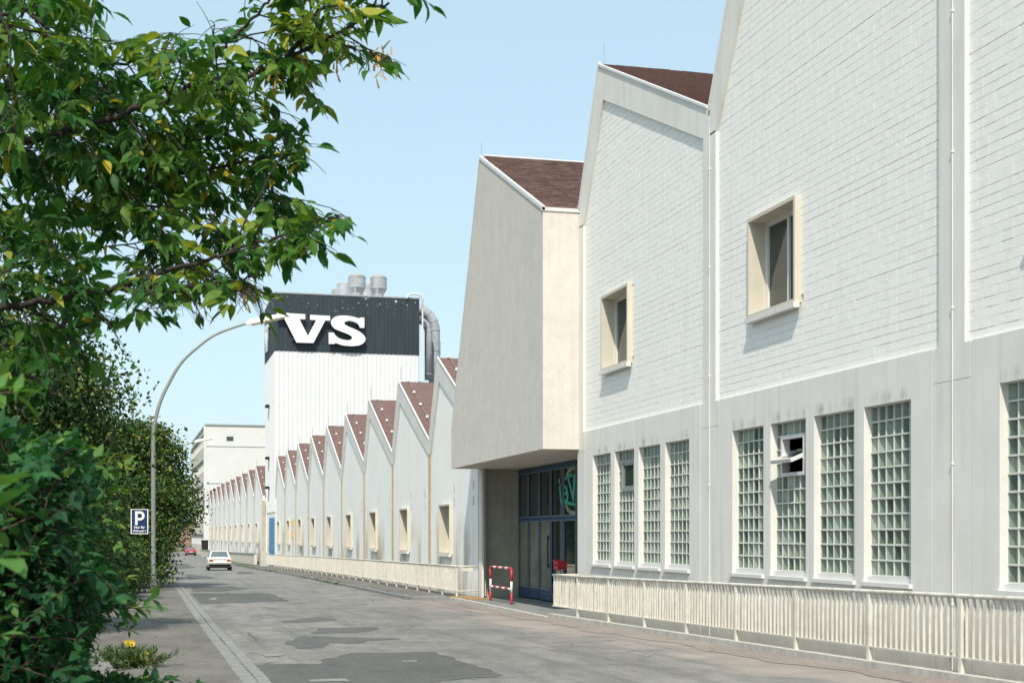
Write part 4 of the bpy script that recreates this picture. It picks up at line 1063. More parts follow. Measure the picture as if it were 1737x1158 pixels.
# ------------------------------------------------------------------ cars
def car(label, paint, loc, rz):
    t_ = thing('car', label, 'car', loc, 'cars on the road', True, rz)
    def loft(secs, mats, nm, par, smooth=False):
        mb_ = MB(); n = len(secs[0]); vs = [v for s_ in secs for v in s_]; fs = [tuple(range(n)), tuple(range(len(vs) - 1, len(vs) - n - 1, -1))]
        for i in range(len(secs) - 1):
            for k in range(n): fs.append((i * n + k, i * n + (k + 1) % n, (i + 1) * n + (k + 1) % n, (i + 1) * n + k))
        mb_.add(vs, fs); return part(nm, mb_, mats, par, smooth)
    def body_sec(y, hw, z0, z1, ch=.08):
        return [(-hw + .06, y, z0), (hw - .06, y, z0), (hw, y, z0 + .15), (hw, y, z1 - ch * 1.4), (hw - ch, y, z1), (-hw + ch, y, z1), (-hw, y, z1 - ch * 1.4), (-hw, y, z0 + .15)]
    b_ = loft([body_sec(-2.15, .76, .42, .86), body_sec(-2.05, .82, .30, .92), body_sec(-1.2, .85, .24, .96), body_sec(.9, .85, .24, .95), body_sec(1.9, .82, .26, .84), body_sec(2.1, .74, .36, .76)], paint, 'body', t_)
    def cab(y, hw, z): return [(-hw, y, z), (hw, y, z)]
    rf = MB(); low = [(-.74, -1.42, .94), (.74, -1.42, .94), (.76, .95, .93), (-.76, .95, .93)]; hi = [(-.60, -.95, 1.37), (.60, -.95, 1.37), (.62, .25, 1.38), (-.62, .25, 1.38)]
    rf.add(low + hi, [(4, 5, 6, 7), (0, 1, 5, 4), (1, 2, 6, 5), (2, 3, 7, 6), (3, 0, 4, 7)]); part('cabin', rf, paint, t_)
    rk = MB(); rk.prism([(-.62, -.97), (.62, -.97), (.64, .27), (-.64, .27)], 1.375, 1.41, 'z'); part('roof', rk, paint, t_)
    def quad(nm, pts, push):
        p = [Vector(q) for q in pts]; n = (p[1] - p[0]).cross(p[3] - p[0]).normalized() * push
        c_ = sum(p, Vector()) / 4; p = [c_ + (q - c_) * Vector((.88, .88, .82)) if False else c_ + (q - c_) * .86 for q in p]
        m2 = MB(); m2.add([q + n for q in p] + [q + n * .2 for q in p], [(0, 1, 2, 3), (7, 6, 5, 4), (0, 1, 5, 4), (1, 2, 6, 5), (2, 3, 7, 6), (3, 0, 4, 7)]); part(nm, m2, 'carglass', t_)
    quad('rear_window', [low[0], low[1], hi[1], hi[0]], .012); quad('side_window', [low[1], low[2], hi[2], hi[1]], .012); quad('side_window', [low[3], low[0], hi[0], hi[3]], .012); quad('windscreen', [low[2], low[3], hi[3], hi[2]], .012)
    for sx in (-1, 1):
        part('tail_light', MB().box(sx * .62 - .14, sx * .62 + .14, -2.19, -2.10, .68, .80), 'tail', t_)
        part('indicator', MB().box(sx * .72 - .035, sx * .72 + .035, -2.195, -2.12, .69, .79), 'amber', t_)
        for yy in (-1.3, 1.3):
            wh = MB(); wh.tube([(sx * .66, yy, .30), (sx * .84, yy, .30)], .30, 18); wo = part('wheel', wh, 'black', t_)
            part('hub_cap', MB().tube([(sx * .835, yy, .30), (sx * .856, yy, .30)], .17, 12), 'chrome', wo)
    bp = MB(); bp.box(-.82, .82, -2.27, -2.12, .47, .57); part('bumper', bp, 'chrome', t_)
    bp = MB(); bp.box(-.78, .78, 2.08, 2.2, .42, .54); part('bumper', bp, 'chrome', t_)
    part('valance', MB().box(-.74, .74, -2.17, -2.05, .25, .465), 'black', t_)
    part('number_plate', MB().box(-.26, .26, -2.175, -2.14, .59, .67), 'signwhite', t_)
    part('trim_strip', MB().box(-.46, .46, -2.175, -2.15, .80, .83), 'grey', t_)
    part('underbody', MB().box(-.7, .7, -2.0, 2.0, .2, .44), 'black', t_)
    part('seats', MB().box(-.5, -.1, -.2, .0, .9, 1.25).box(.1, .5, -.2, 0, .9, 1.25), 'black', t_)
    return t_
car('white saloon car driving away in the right hand lane', 'carwhite', (4.95, 104.2, g(104)), -.01)
car('small red car far off beside the office block', 'carred', (6.75, 238, g(238)), .03)

# ------------------------------------------------------------------ vegetation
def leaf_template(kind):
    """leaf along +Y, face up +Z, unit length"""
    if kind == 'fine':   # folded pointed leaf with a few coarse teeth
        w_ = .20
        v = [(0, 0, 0), (-w_ * .75, .20, .05), (0, .22, 0), (w_ * .75, .20, .05), (-w_, .42, .05), (0, .44, -.01), (w_, .42, .05), (-w_ * .62, .68, .01), (0, .70, -.05), (w_ * .78, .64, .01), (0, 1, -.17)]
        f = [(0, 2, 1), (0, 3, 2), (1, 2, 5), (1, 5, 4), (2, 3, 6), (2, 6, 5), (4, 5, 8), (4, 8, 7), (5, 6, 9), (5, 9, 8), (7, 8, 10), (8, 9, 10)]
    elif kind == 'ovate':
        w_ = .27
        v = [(0, 0, 0), (-w_, .38, .06), (w_, .38, .06), (0, .45, 0), (-w_ * .6, .74, .0), (w_ * .6, .74, .0), (0, 1, -.10)]
        f = [(0, 3, 1), (0, 2, 3), (1, 3, 4), (3, 2, 5), (4, 3, 6), (3, 5, 6)]
    elif kind == 'strap':
        w_ = .09
        v = [(-w_ * .5, 0, 0), (w_ * .5, 0, 0), (-w_, .6, .03), (w_, .6, .03), (0, 1, -.05)]
        f = [(0, 1, 3), (0, 3, 2), (2, 3, 4)]
    else:                # small: two triangles folded
        w_ = .34
        v = [(0, 0, 0), (-w_, .5, .12), (0, 1, 0), (w_, .5, .12)]
        f = [(0, 2, 1), (0, 3, 2)]
    return np.array(v, np.float32), np.array(f, np.int32)
def big_mesh(name, v, f, tint, mat):
    me = bpy.data.meshes.new(name); me.vertices.add(len(v)); me.vertices.foreach_set('co', v.astype(np.float32).ravel())
    me.loops.add(f.size); me.loops.foreach_set('vertex_index', f.astype(np.int32).ravel())
    me.polygons.add(len(f)); me.polygons.foreach_set('loop_start', np.arange(0, f.size, 3, dtype=np.int32))
    me.update(calc_edges=True)
    at = me.attributes.new('tint', 'FLOAT', 'POINT'); at.data.foreach_set('value', tint.astype(np.float32))
    me.materials.append(M[mat]); return me
def basis(d, up):
    """columns: side, direction, normal for arrays of directions"""
    d = d / np.maximum(np.linalg.norm(d, axis=1, keepdims=True), 1e-9)
    s = np.cross(d, up); s /= np.maximum(np.linalg.norm(s, axis=1, keepdims=True), 1e-9)
    n = np.cross(s, d); return np.stack([s, d, n], axis=2)
_single = {}
def put_leaves(parent, pos, mats3, size, tint, kind, mat, n_single=300, nm='foliage', loc=None):
    """the n_single leaves that show largest become objects, the rest one mesh"""
    tv, tf = leaf_template(kind); n = len(pos)
    px, py, Z = proj(pos + mats3[:, :, 1] * size[:, None] * .5)
    face = np.abs(mats3[:, :, 2] @ np.array([ST, CT, 0.]))
    sc = np.where((px > -10) & (px < 1747) & (py > -10) & (py < 1168) & (Z > .5), size * (.35 + face) / np.maximum(Z, .5), 0)
    order = np.argsort(-sc); top = order[:n_single]; mask = np.ones(n, bool); mask[top] = False
    for i in top:
        ti = min(5, int(tint[i] * 6)); key = (kind, mat, ti)
        if key not in _single: _single[key] = big_mesh('leaf', tv, tf, np.full(len(tv), (ti + .5) / 6), mat)
        o = link('leaf', _single[key], parent)
        m_ = Matrix.Identity(4)
        for r_ in range(3):
            for c_ in range(3): m_[r_][c_] = float(mats3[i, r_, c_] * size[i])
            m_[r_][3] = float(pos[i, r_])
        o.matrix_basis = m_
    idx = np.nonzero(mask)[0]
    if len(idx):
        v = np.einsum('nij,kj->nki', mats3[idx], tv) * size[idx][:, None, None] + pos[idx][:, None, :]
        f = tf[None] + (np.arange(len(idx)) * len(tv))[:, None, None]
        me = big_mesh(nm, v.reshape(-1, 3), f.reshape(-1, 3), np.repeat(tint[idx], len(tv)), mat)
        o = link(nm, me, parent); o['kind'] = 'stuff'
def vnoise(p, s=1.3, seed=3):
    r = np.random.default_rng(seed); k = r.normal(size=(6, 3)) * s; ph = r.uniform(0, 6.28, 6)
    return np.sin(p @ k.T + ph).mean(axis=1) * 1.6

# ---- near ash-leaved maple reaching in from the upper left
tree = thing('maple_tree', 'near green maple whose leafy branches hang into the picture above the street', 'tree', (-3.6, 4.6, g(4.6)))
CANOPY = [(-90, -120), (178, -120), (165, -10), (148, 22), (165, 62), (205, 72), (235, 58), (268, 48), (318, 62), (312, 96), (345, 88), (352, 40), (372, 10), (420, -2), (430, -110), (725, -110), (735, 10), (752, 45), (748, 78), (690, 84),
          (680, 136), (652, 120), (610, 96), (560, 110), (562, 150), (520, 172), (585, 190), (525, 205), (528, 262), (505, 310), (492, 338), (556, 332), (602, 378), (580, 418), (546, 432), (508, 452), (486, 486), (440, 520), (418, 498), (372, 512), (325, 530), (268, 522), (236, 512), (196, 532),
          (205, 560), (140, 566), (110, 640), (60, 690), (-90, 700)]
HOLES = [([(195, 148), (246, 150), (244, 200), (205, 196)], .9), ([(78, 342), (108, 346), (100, 385), (74, 378)], .75), ([(128, 350), (190, 356), (215, 420), (236, 500), (150, 505), (118, 450), (108, 415)], .55), ([(190, 385), (212, 390), (206, 420), (190, 410)], .95), ([(325, 88), (352, 100), (350, 130), (322, 120)], .6)]
BR = [[(-160, 300, 6.6), (40, 240, 6.5), (150, 210, 6.4), (280, 175, 6.3), (400, 140, 6.2), (490, 100, 6.15), (580, 55, 6.1), (660, 5, 6.1)],
      [(-160, 560, 6.2), (0, 522, 6.1), (110, 505, 6.0), (200, 488, 6.0), (300, 455, 5.9), (400, 425, 5.9), (500, 390, 5.8), (565, 372, 5.8)],
      [(-160, 230, 7.2), (60, 272, 7.0), (165, 303, 6.9), (260, 300, 6.8), (360, 285, 6.7), (450, 268, 6.6), (505, 262, 6.6)],
      [(-160, 60, 6.0), (-20, 30, 6.0), (70, 10, 6.0), (130, -40, 6.0)],
      [(-160, 150, 7.4), (20, 120, 7.3), (110, 100, 7.2), (200, 110, 7.2), (290, 100, 7.1), (330, 72, 7.1)],
      [(-160, 420, 8.2), (0, 380, 8.0), (140, 370, 7.8), (260, 350, 7.6), (380, 345, 7.4), (470, 330, 7.3)],
      [(-160, 640, 7.0), (-40, 600, 6.8), (40, 570, 6.7), (110, 560, 6.6), (180, 540, 6.6)],
      [(300, 168, 6.3), (350, 110, 6.3), (400, 60, 6.3), (450, 10, 6.3), (480, -40, 6.3)],
      [(480, 106, 6.15), (540, 20, 6.1), (600, -40, 6.0)], [(-160, 480, 9.0), (20, 450, 8.8), (130, 430, 8.6), (240, 410, 8.4)],
      [(200, 488, 6.0), (280, 500, 5.95), (360, 480, 5.9), (440, 470, 5.9)], [(-160, -20, 7.0), (0, -30, 7.0), (90, 60, 6.9), (150, 150, 6.9), (230, 235, 6.8), (330, 240, 6.8), (430, 215, 6.7)]]
wood = MB(); twig = MB(); Lp = []; Ld = []; Lu = []; Ls = []; Lt = []
tr = MB(); base_c = Vector((-3.6, 4.6, g(4.6) - .1)); crot = Vector((-3.4, 4.9, 2.6))
tr.tube([base_c, base_c.lerp(crot, .35) + Vector((.05, 0, 0)), base_c.lerp(crot, .7), crot, crot + Vector((.1, .3, 2.2))], [.24, .19, .17, .15, .07], 12)
part('trunk', tr, 'bark', tree, True)
RL = np.random.default_rng(5)
def compound(p, d, scale, tb):
    """pinnate leaf: five pointed leaflets on a hanging stalk"""
    d = (d + np.array([0, 0, -.55]) + RL.normal(0, .25, 3)); d /= np.linalg.norm(d)
    up0 = np.array([0, 0, 1.]) + RL.normal(0, .35, 3); side = np.cross(d, up0); side /= np.linalg.norm(side)
    L = RL.uniform(.09, .14) * scale; tb = tb + RL.normal(0, .06)
    ends = p + d * L
    twig.tube([p, p + d * L * .5 + np.array([0, 0, .008]), ends], [.0022, .0018, .0012], 3, False)
    spec = [(1.0, d + RL.normal(0, .15, 3), 1.05)]
    for fr_ in (.78, .45)[:(2 if RL.random() < .6 else 1)]:
        for sg in (-1, 1): spec.append((fr_, d * .45 + side * sg * .8 + np.array([0, 0, -.35]) + RL.normal(0, .18, 3), .92))
    for fr_, dd, k in spec:
        dd = dd / np.linalg.norm(dd)
        Lp.append(p + d * L * fr_); Ld.append(dd); Lu.append(np.array([0, 0, 1.]) + RL.normal(0, .5, 3)); Ls.append(RL.uniform(.055, .122) * k * scale)
        Lt.append(tb + RL.normal(0, .10))
def accept(p):
    px, py, Z = proj(np.array([p]))
    if px[0] < -70 or py[0] < -100: return RL.random() < .45
    if not inpoly(px, py, CANOPY)[0]: return False
    for h, pr in HOLES:
        if inpoly(px, py, h)[0] and RL.random() < pr: return False
    return True
for bi, b in enumerate(BR):
    pts = [P(*q) for q in b]; fine = []
    for i in range(len(pts) - 1):
        for k in range(8):
            q = pts[i].lerp(pts[i + 1], k / 8); fine.append(q + Vector((R.gauss(0, .006), R.gauss(0, .006), R.gauss(0, .006))))
    fine.append(pts[-1]); n = len(fine)
    r0 = {0: .016, 1: .014, 2: .013}.get(bi, .010)
    wood.tube(fine, [r0 * (1 - .85 * i / n) + .0025 for i in range(n)], 7)
    if b[0][0] < -100: wood.tube([crot + Vector((0, 0, R.uniform(-.3, 1.2))), crot.lerp(fine[0], .5) + Vector((0, 0, .15)), fine[0]], [.06, .04, r0], 7)
    acc = 0.
    for i in range(1, n - 1):
        acc += (fine[i + 1] - fine[i]).length
        px, py, Z = proj(np.array([fine[i]]))
        step = .072 if px[0] > 250 else .052
        while acc > step:
            acc -= step
            tg = np.array((fine[i + 1] - fine[i - 1]).normalized()); rd = RL.normal(0, 1, 3); rd -= tg * (rd @ tg); rd /= np.linalg.norm(rd)
            d = tg * .65 + rd * .8 + np.array([0, 0, -.05]); d /= np.linalg.norm(d)
            L = RL.uniform(.22, .62) * (1.0 if px[0] < 420 else .62); p = np.array(fine[i]); m_ = int(L / .075) + 1; path = [p.copy()]
            tb = .48 + .2 * math.sin(px[0] * .013 + py[0] * .02) + RL.normal(0, .16)
            for k in range(m_):
                d = d + RL.normal(0, .12, 3) + np.array([0, 0, -.04]); d /= np.linalg.norm(d); q = path[-1] + d * (L / m_)
                if not accept(q): break
                path.append(q)
                s_ = np.cross(d, [0, 0, 1.]); s_ /= np.linalg.norm(s_) + 1e-9
                for sg in (-1, 1):
                    if RL.random() < .68: compound(q, d * .5 + s_ * sg * .8, 1.0, tb)
            if len(path) > 1:
                twig.tube([Vector(q) for q in path], [.0045 * (1 - .6 * k / len(path)) for k in range(len(path))], 4, False)
                compound(path[-1], d, 1.05, tb)
part('branch', wood, 'bark', tree, True); part('twigs', twig, 'bark', tree, kind='stuff')
Lp = np.array(Lp); keep = np.ones(len(Lp), bool)
mid = Lp + np.array(Ld) * np.array(Ls)[:, None] * .8
px, py, Z = proj(mid); ins = inpoly(px, py, CANOPY) | (px < -60) | (py < -90); keep &= ins | (RL.random(len(px)) < .12)
Ldn, Lun, Lsn, Ltn = np.array(Ld)[keep], np.array(Lu)[keep], np.array(Ls)[keep], np.clip(np.array(Lt)[keep], 0, 1)
yel = RL.random(len(Ltn)); Ltn = np.where(yel > .985, .97, np.where(yel > .95, .88, np.clip(Ltn, 0, .84)))
Lp = Lp[keep]
put_leaves(tree, Lp, basis(Ldn, Lun), Lsn, Ltn, 'fine', 'leaf_maple', 300)
n_maple = len(Lp)
# winged seeds in hanging bunches
sd = MB()
for q in [(470, 95, 6.1), (560, 70, 6.1), (655, 60, 6.08), (640, 85, 6.08), (585, 60, 6.1), (520, 85, 6.1), (420, 470, 5.9), (300, 330, 6.8), (480, 220, 6.6)]:
    p0 = P(*q)
    for k in range(9):
        a = Vector((R.gauss(0, .02), R.gauss(0, .02), -.02 - k * .012)); e = a + Vector((R.gauss(0, .018), R.gauss(0, .018), -.034)); sv = Vector((.006, .003, 0))
        sd.add([p0 + a - sv * .4, p0 + a + sv * .4, p0 + e + sv, p0 + e - sv * .8], [(0, 1, 2, 3)])
part('seed_bunches', sd, 'ochre', tree, kind='stuff')

# ---- shrubs made of shoots with leaves in pairs
def shoot_shrub(name, label, cat, base, starts, n_single, mat, lsize, group=None, ok=None, seedv=1, tint=(.35, .22), stemcol='twig'):
    r = np.random.default_rng(seedv); t_ = thing(name, label, cat, base, group)
    lp, ld, lu, ls, lt = [], [], [], [], []; st = MB()
    for p, d, L in starts:
        p = np.array(p, float); d = np.array(d, float); d /= np.linalg.norm(d); path = [p.copy()]; m_ = max(3, int(L / (lsize * .55))); tb = r.normal(*tint); ang = r.uniform(0, 3)
        for k in range(m_):
            d = d + r.normal(0, .10, 3) + np.array([0, 0, -.035]); d /= np.linalg.norm(d); q = path[-1] + d * (L / m_)
            if ok is not None and not ok(q): break
            path.append(q); ang += 1.57 + r.normal(0, .3)
            a_ = np.cross(d, [0.1, .2, 1.]); a_ /= np.linalg.norm(a_); b_ = np.cross(d, a_)
            sd_ = a_ * math.cos(ang) + b_ * math.sin(ang)
            for sg in (-1, 1):
                if r.random() < .92:
                    lp.append(q); ld.append(d * .55 + sd_ * sg * .8 + np.array([0, 0, -.12]) + r.normal(0, .12, 3)); lu.append(np.array([0, 0, 1.]) + d * .5 + r.normal(0, .3, 3))
                    ls.append(lsize * r.uniform(.45, 1.25) * (1 - .3 * (k / m_))); lt.append(tb + r.normal(0, .08) + (.25 if k >= m_ - 1 else 0))
        if len(path) > 1:
            lp.append(path[-1]); ld.append(d); lu.append(np.array([0, 0, 1.]) + r.normal(0, .3, 3)); ls.append(lsize * .6); lt.append(tb + .3)
            st.tube([Vector(q) for q in path], [.0026 * (1 - .6 * k / len(path)) for k in range(len(path))], 4, False)
    part('stems', st, stemcol, t_, kind='stuff')
    put_leaves(t_, np.array(lp), basis(np.array(ld), np.array(lu)), np.array(ls), np.clip(np.array(lt), 0, .98), 'ovate', mat, n_single)
    return t_, len(lp)
BUSH = [(-120, 705), (20, 725), (60, 750), (100, 748), (125, 752), (145, 775), (160, 810), (150, 840), (160, 868), (145, 905), (140, 930), (165, 955), (190, 985), (215, 1005), (190, 1022), (160, 1018), (160, 1058), (140, 1085), (138, 1120), (120, 1200), (-120, 1200)]
def ok_bush(q):
    px, py, Z = proj(np.array([q])); return px[0] < -60 or inpoly(px, py, BUSH)[0] or py[0] > 1150
def shrub_starts(n, Z0, Z1, seedv, left=-420, edge=None):
    r = np.random.default_rng(seedv); res = []
    while len(res) < n:
        Z = r.uniform(Z0, Z1); px = r.uniform(left, 215); py = r.uniform(700, 1300); p = np.array(P(px, py, Z))
        if p[2] < g(p[1]) + .05: continue
        if px > -60 and py < 1158 and not inpoly(np.array([px]), np.array([py]), BUSH)[0]: continue
        d = np.array([r.uniform(-.2, 1.0), r.uniform(-.8, .5), r.uniform(-.1, .9)]); res.append((p - d / np.linalg.norm(d) * .12, d, r.uniform(.22, .6)))
    return res
_, n1 = shoot_shrub('shrub', 'big dark green shrub crowding the lower left corner beside the pavement', 'shrub', (-1.5, 5.5, g(5.5)), shrub_starts(2600, 4.0, 6.2, 21), 300, 'leaf_bush', .068, 'shrubs along the pavement', ok_bush, 21)
_, n2 = shoot_shrub('shrub', 'dark leafy shrub directly behind the big corner shrub, beside the flowering plant', 'shrub', (-1.9, 7.8, g(8)), shrub_starts(2400, 6.4, 9.5, 22), 300, 'leaf_bush', .075, 'shrubs along the pavement', ok_bush, 22)
r3 = np.random.default_rng(33); stt = []
for px, py, Z, dx, dz in [(-120, 850, 2.4, .9, -.05), (-150, 700, 2.7, .9, .1), (-160, 1100, 2.6, .8, .1), (-190, 980, 2.2, .7, .1)]:
    stt.append((np.array(P(px, py, Z)), np.array([dx, -.1, dz]), .17))
for k in range(40): stt.append((np.array(P(-260 - 300 * r3.random(), 650 + 600 * r3.random(), r3.uniform(2.0, 3.4))), np.array([.6, -.1, .4]), .3))
shoot_shrub('shrub', 'blurred light leaved sprigs right in front of the camera at the left edge', 'shrub', (-1.35, 1.9, g(2)), stt, 60, 'leaf_bush', .085, 'shrubs along the pavement', lambda q: proj(np.array([q]))[0][0] < 30, 5, (.86, .06))
# reaching sprays with lighter tips in front of the sign and pavement
stt = []
for (px, py, Z), (qx, qy), n_ in (((40, 880, 5.2), (215, 850), 5), ((70, 930, 5.4), (180, 880), 5), ((60, 1010, 5.2), (225, 955), 6), ((90, 1060, 5.0), (255, 1015), 5), ((60, 780, 5.6), (150, 735), 4), ((110, 800, 6.0), (215, 765), 4)):
    for k in range(n_):
        a = np.array(P(px + R.uniform(-30, 30), py + R.uniform(-30, 30), Z)); b = np.array(P(qx + R.uniform(-30, 12), qy + R.uniform(-28, 28), Z + R.uniform(-.2, .2))); stt.append((a, b - a, float(np.linalg.norm(b - a))))
shoot_shrub('shrub', 'slender reddish stemmed shrub reaching out in front of the parking sign', 'shrub', (-1.2, 4.9, g(5)), stt, 200, 'leaf_bush', .078, 'shrubs along the pavement', lambda q: not inpoly(*[a_ for a_ in proj(np.array([q]))[:2]], [(196, 845), (275, 845), (275, 925), (196, 925)])[0], 8, (.72, .2))

# ---- leafy crowns farther off: leaf clumps over lobes
def crown_leaves(lobes, n_clump, per, size, seedv, spread=.30, keepfn=None, hole=.25):
    r = np.random.default_rng(seedv); L = np.array(lobes, float); wgt = (L[:, 3] * L[:, 4]); wgt /= wgt.sum()
    k = r.choice(len(L), n_clump, p=wgt); d = r.normal(size=(n_clump, 3)); d /= np.linalg.norm(d, axis=1, keepdims=True); d[:, 2] = np.where(d[:, 2] < -.55, -d[:, 2], d[:, 2])
    rad = np.where(r.random(n_clump) < .3, r.uniform(.3, .75, n_clump), r.uniform(.75, 1.0, n_clump)); rad *= 1 + .16 * vnoise(d * 3 + k[:, None] * 1.7, 1.6, seedv)
    c = L[k, :3] + d * rad[:, None] * L[k, 3:6]
    c = c[vnoise(c, 1.5, seedv + 1) > -1.2 + hole * 1.6]
    n = len(c) * per; cc = np.repeat(c, per, axis=0); dd = np.repeat(d[:len(c)], per, axis=0)
    p = cc + r.normal(0, spread, (n, 3)) * np.array([1, 1, .75])
    dirs = r.normal(0, 1, (n, 3)) + np.array([0, 0, -.25]); ups = dd * .9 + np.array([0, 0, .5]) + r.normal(0, .75, (n, 3))
    tb = np.repeat(r.normal(.42, .22, len(c)), per) + r.normal(0, .16, n)
    if keepfn is not None:
        m_ = keepfn(p); p, dirs, ups, tb = p[m_], dirs[m_], ups[m_], tb[m_]
    s = r.uniform(.65, 1.2, len(p)) * size
    return p, basis(dirs, ups), s, np.clip(tb, 0, 1)
def leafy_tree(name, label, cat, base, lobes, n_clump, per, size, seedv, mat, group=None, keepfn=lambda p: ~(inpoly(*proj(p)[:2], [(216, 854), (258, 854), (258, 912), (216, 912)]) & (p[:, 1] < 53.6)), trunk=True, hole=.25, n_single=0, spread=.30):
    t_ = thing(name, label, cat, base, group); b = Vector(base)
    m_ = MB(); top = max(l[2] for l in lobes); cen = Vector((sum(l[0] for l in lobes) / len(lobes), sum(l[1] for l in lobes) / len(lobes), top))
    hh = max(.5, top - b.z)
    m_.tube([b - Vector((0, 0, .2)), b + Vector((.05, .03, hh * .4)), cen.lerp(b, .25)], [.05 * hh * .6, .04 * hh * .5, .02 * hh * .5], 9); part('trunk', m_, 'bark', t_, True)
    m_ = MB()
    for l in lobes:
        c = Vector(l[:3]); s_ = b + Vector((.03, .02, hh * .35)); m_.tube([s_, s_.lerp(c, .5) + Vector((R.uniform(-.1, .1), R.uniform(-.1, .1), -.1)), c], [.03 * hh * .4, .02 * hh * .4, .006], 6)
        for k in range(7):
            e = c + Vector((R.gauss(0, .5) * l[3], R.gauss(0, .5) * l[4], R.gauss(0, .5) * l[5])); m_.tube([c.lerp(s_, .2), c.lerp(e, .5) + Vector((0, 0, .05)), e], [.014 * hh * .3, .008 * hh * .3, .003], 4)
    part('limbs', m_, 'bark', t_, kind='stuff')
    p, mt, s, tb = crown_leaves(lobes, n_clump, per, size, seedv, spread, keepfn, hole)
    put_leaves(t_, p, mt, s, tb, 'small', mat, n_single, 'crown')
    return t_
TB = 'trees and bushes along the left pavement'
leafy_tree('tree', 'tall dark leafy tree rising above the left shrubs behind the maple branches', 'tree', (-3.6, 29, g(29)),
           [(-2.3, 28, 4.0, 1.6, 1.7, 1.5), (-3.2, 28.5, 3.0, 2.0, 2.0, 1.7), (-1.9, 27.5, 2.4, 1.35, 1.6, 1.5), (-4.6, 29, 3.4, 2.0, 2.2, 2.0), (-2.9, 29, 4.8, 1.1, 1.2, .9), (-3.2, 28, 1.0, 2.0, 1.8, 1.3), (-1.55, 28, 3.5, 1.35, 1.4, 1.6), (-1.5, 28.2, 1.6, 1.2, 1.4, 1.5), (-3.9, 27, 5.4, 1.5, 1.5, 1.2)], 3600, 22, .105, 41, 'leaf_tree', TB)
leafy_tree('tree', 'broad bushy tree with yellowing leaves behind the near lamp post', 'tree', (-1.6, 60, g(60)),
           [(-.4, 60, 3.6, 2.1, 2.2, 2.1), (-.2, 58.5, 2.2, 1.8, 2.0, 1.9), (-2.5, 60, 4.2, 2.4, 2.4, 2.6), (.55, 60.5, 2.6, 1.5, 1.6, 1.7), (-1.0, 58, .6, 1.9, 2.0, 1.7), (-2.8, 58, 2.2, 2.2, 2.0, 2.2), (-.2, 60, 5.0, 1.3, 1.3, 1.0)], 3600, 20, .155, 42, 'leaf_yellow', TB, spread=.26)
leafy_tree('shrub', 'rounded bush just left of the parking sign, with small green leaves', 'shrub', (-1.9, 44, g(44)),
           [(-2.7, 44, 1.6, 1.3, 1.6, 1.7), (-2.4, 45, 2.6, 1.2, 1.4, 1.2), (-3.8, 44, 2.0, 1.6, 1.6, 1.8), (-2.1, 43, .2, 1.0, 1.3, 1.1)], 2600, 24, .09, 43, 'leaf_tree', TB)
leafy_tree('shrub', 'low dark bush at the foot of the near lamp post', 'shrub', (-.75, 51.5, g(51)),
           [(-.95, 51.5, .5, .75, .9, 1.0), (-1.6, 50, .7, 1.0, 1.2, 1.3), (-.35, 52.6, -.15, .4, .5, .5), (-1.2, 48, .1, .8, 1.2, .9)], 1300, 24, .08, 44, 'leaf_tree', TB, spread=.22)
leafy_tree('tree', 'dark tree directly behind the bushy yellowing tree, farther up the left pavement', 'tree', (-1.7, 74, g(74)),
           [(-1.0, 74, 3.0, 2.0, 2.2, 2.4), (-2.8, 75, 4.6, 2.2, 2.2, 2.3), (-1.1, 73, .6, 1.7, 2.0, 1.8), (.1, 74.5, 1.6, 1.1, 1.4, 1.5)], 1900, 20, .16, 45, 'leaf_tree', TB, spread=.3)
leafy_tree('tree', 'farthest dark green tree of the left pavement row, just short of the far street lamp', 'tree', (-2.1, 92, g(92)),
           [(-1.2, 92, 2.6, 2.2, 2.4, 2.6), (-3.4, 92, 4.4, 2.6, 2.4, 2.6), (-1.0, 91, .4, 1.7, 2.0, 1.8), (-.2, 90, 1.2, 1.1, 1.4, 1.3)], 2000, 20, .15, 46, 'leaf_tree', TB, spread=.33)
leafy_tree('tree', 'scrubby tree clump near the far end of the street before the brick wall', 'tree', (-5.0, 190, g(190)),
           [(-4.5, 190, 1.5, 3, 3, 3), (-9, 195, 2.5, 4, 4, 4), (-14, 200, 3, 4, 4, 4.5)], 700, 14, .3, 47, 'leaf_tree', TB, spread=.8)
leafy_tree('tree', 'leafy tree half hidden behind the left shrubs at the picture edge', 'tree', (-6.2, 22, g(22)),
           [(-5.6, 22, 2.6, 1.9, 2.0, 2.2), (-7.4, 23, 3.6, 2.2, 2.2, 2.4), (-5.0, 21, 1.0, 1.8, 1.8, 1.6)], 2400, 24, .09, 48, 'leaf_tree', TB)
leafy_tree('shrub', 'dark shrub filling the bank behind the corner shrub', 'shrub', (-2.3, 15, g(15)),
           [(-2.2, 15, .6, 1.2, 1.8, 1.5), (-3.4, 16, 1.2, 1.5, 1.8, 1.7), (-1.75, 13, -.1, .7, 1.2, .9), (-2.4, 18.5, .9, 1.1, 1.5, 1.4)], 2600, 24, .07, 49, 'leaf_bush', TB, spread=.2)
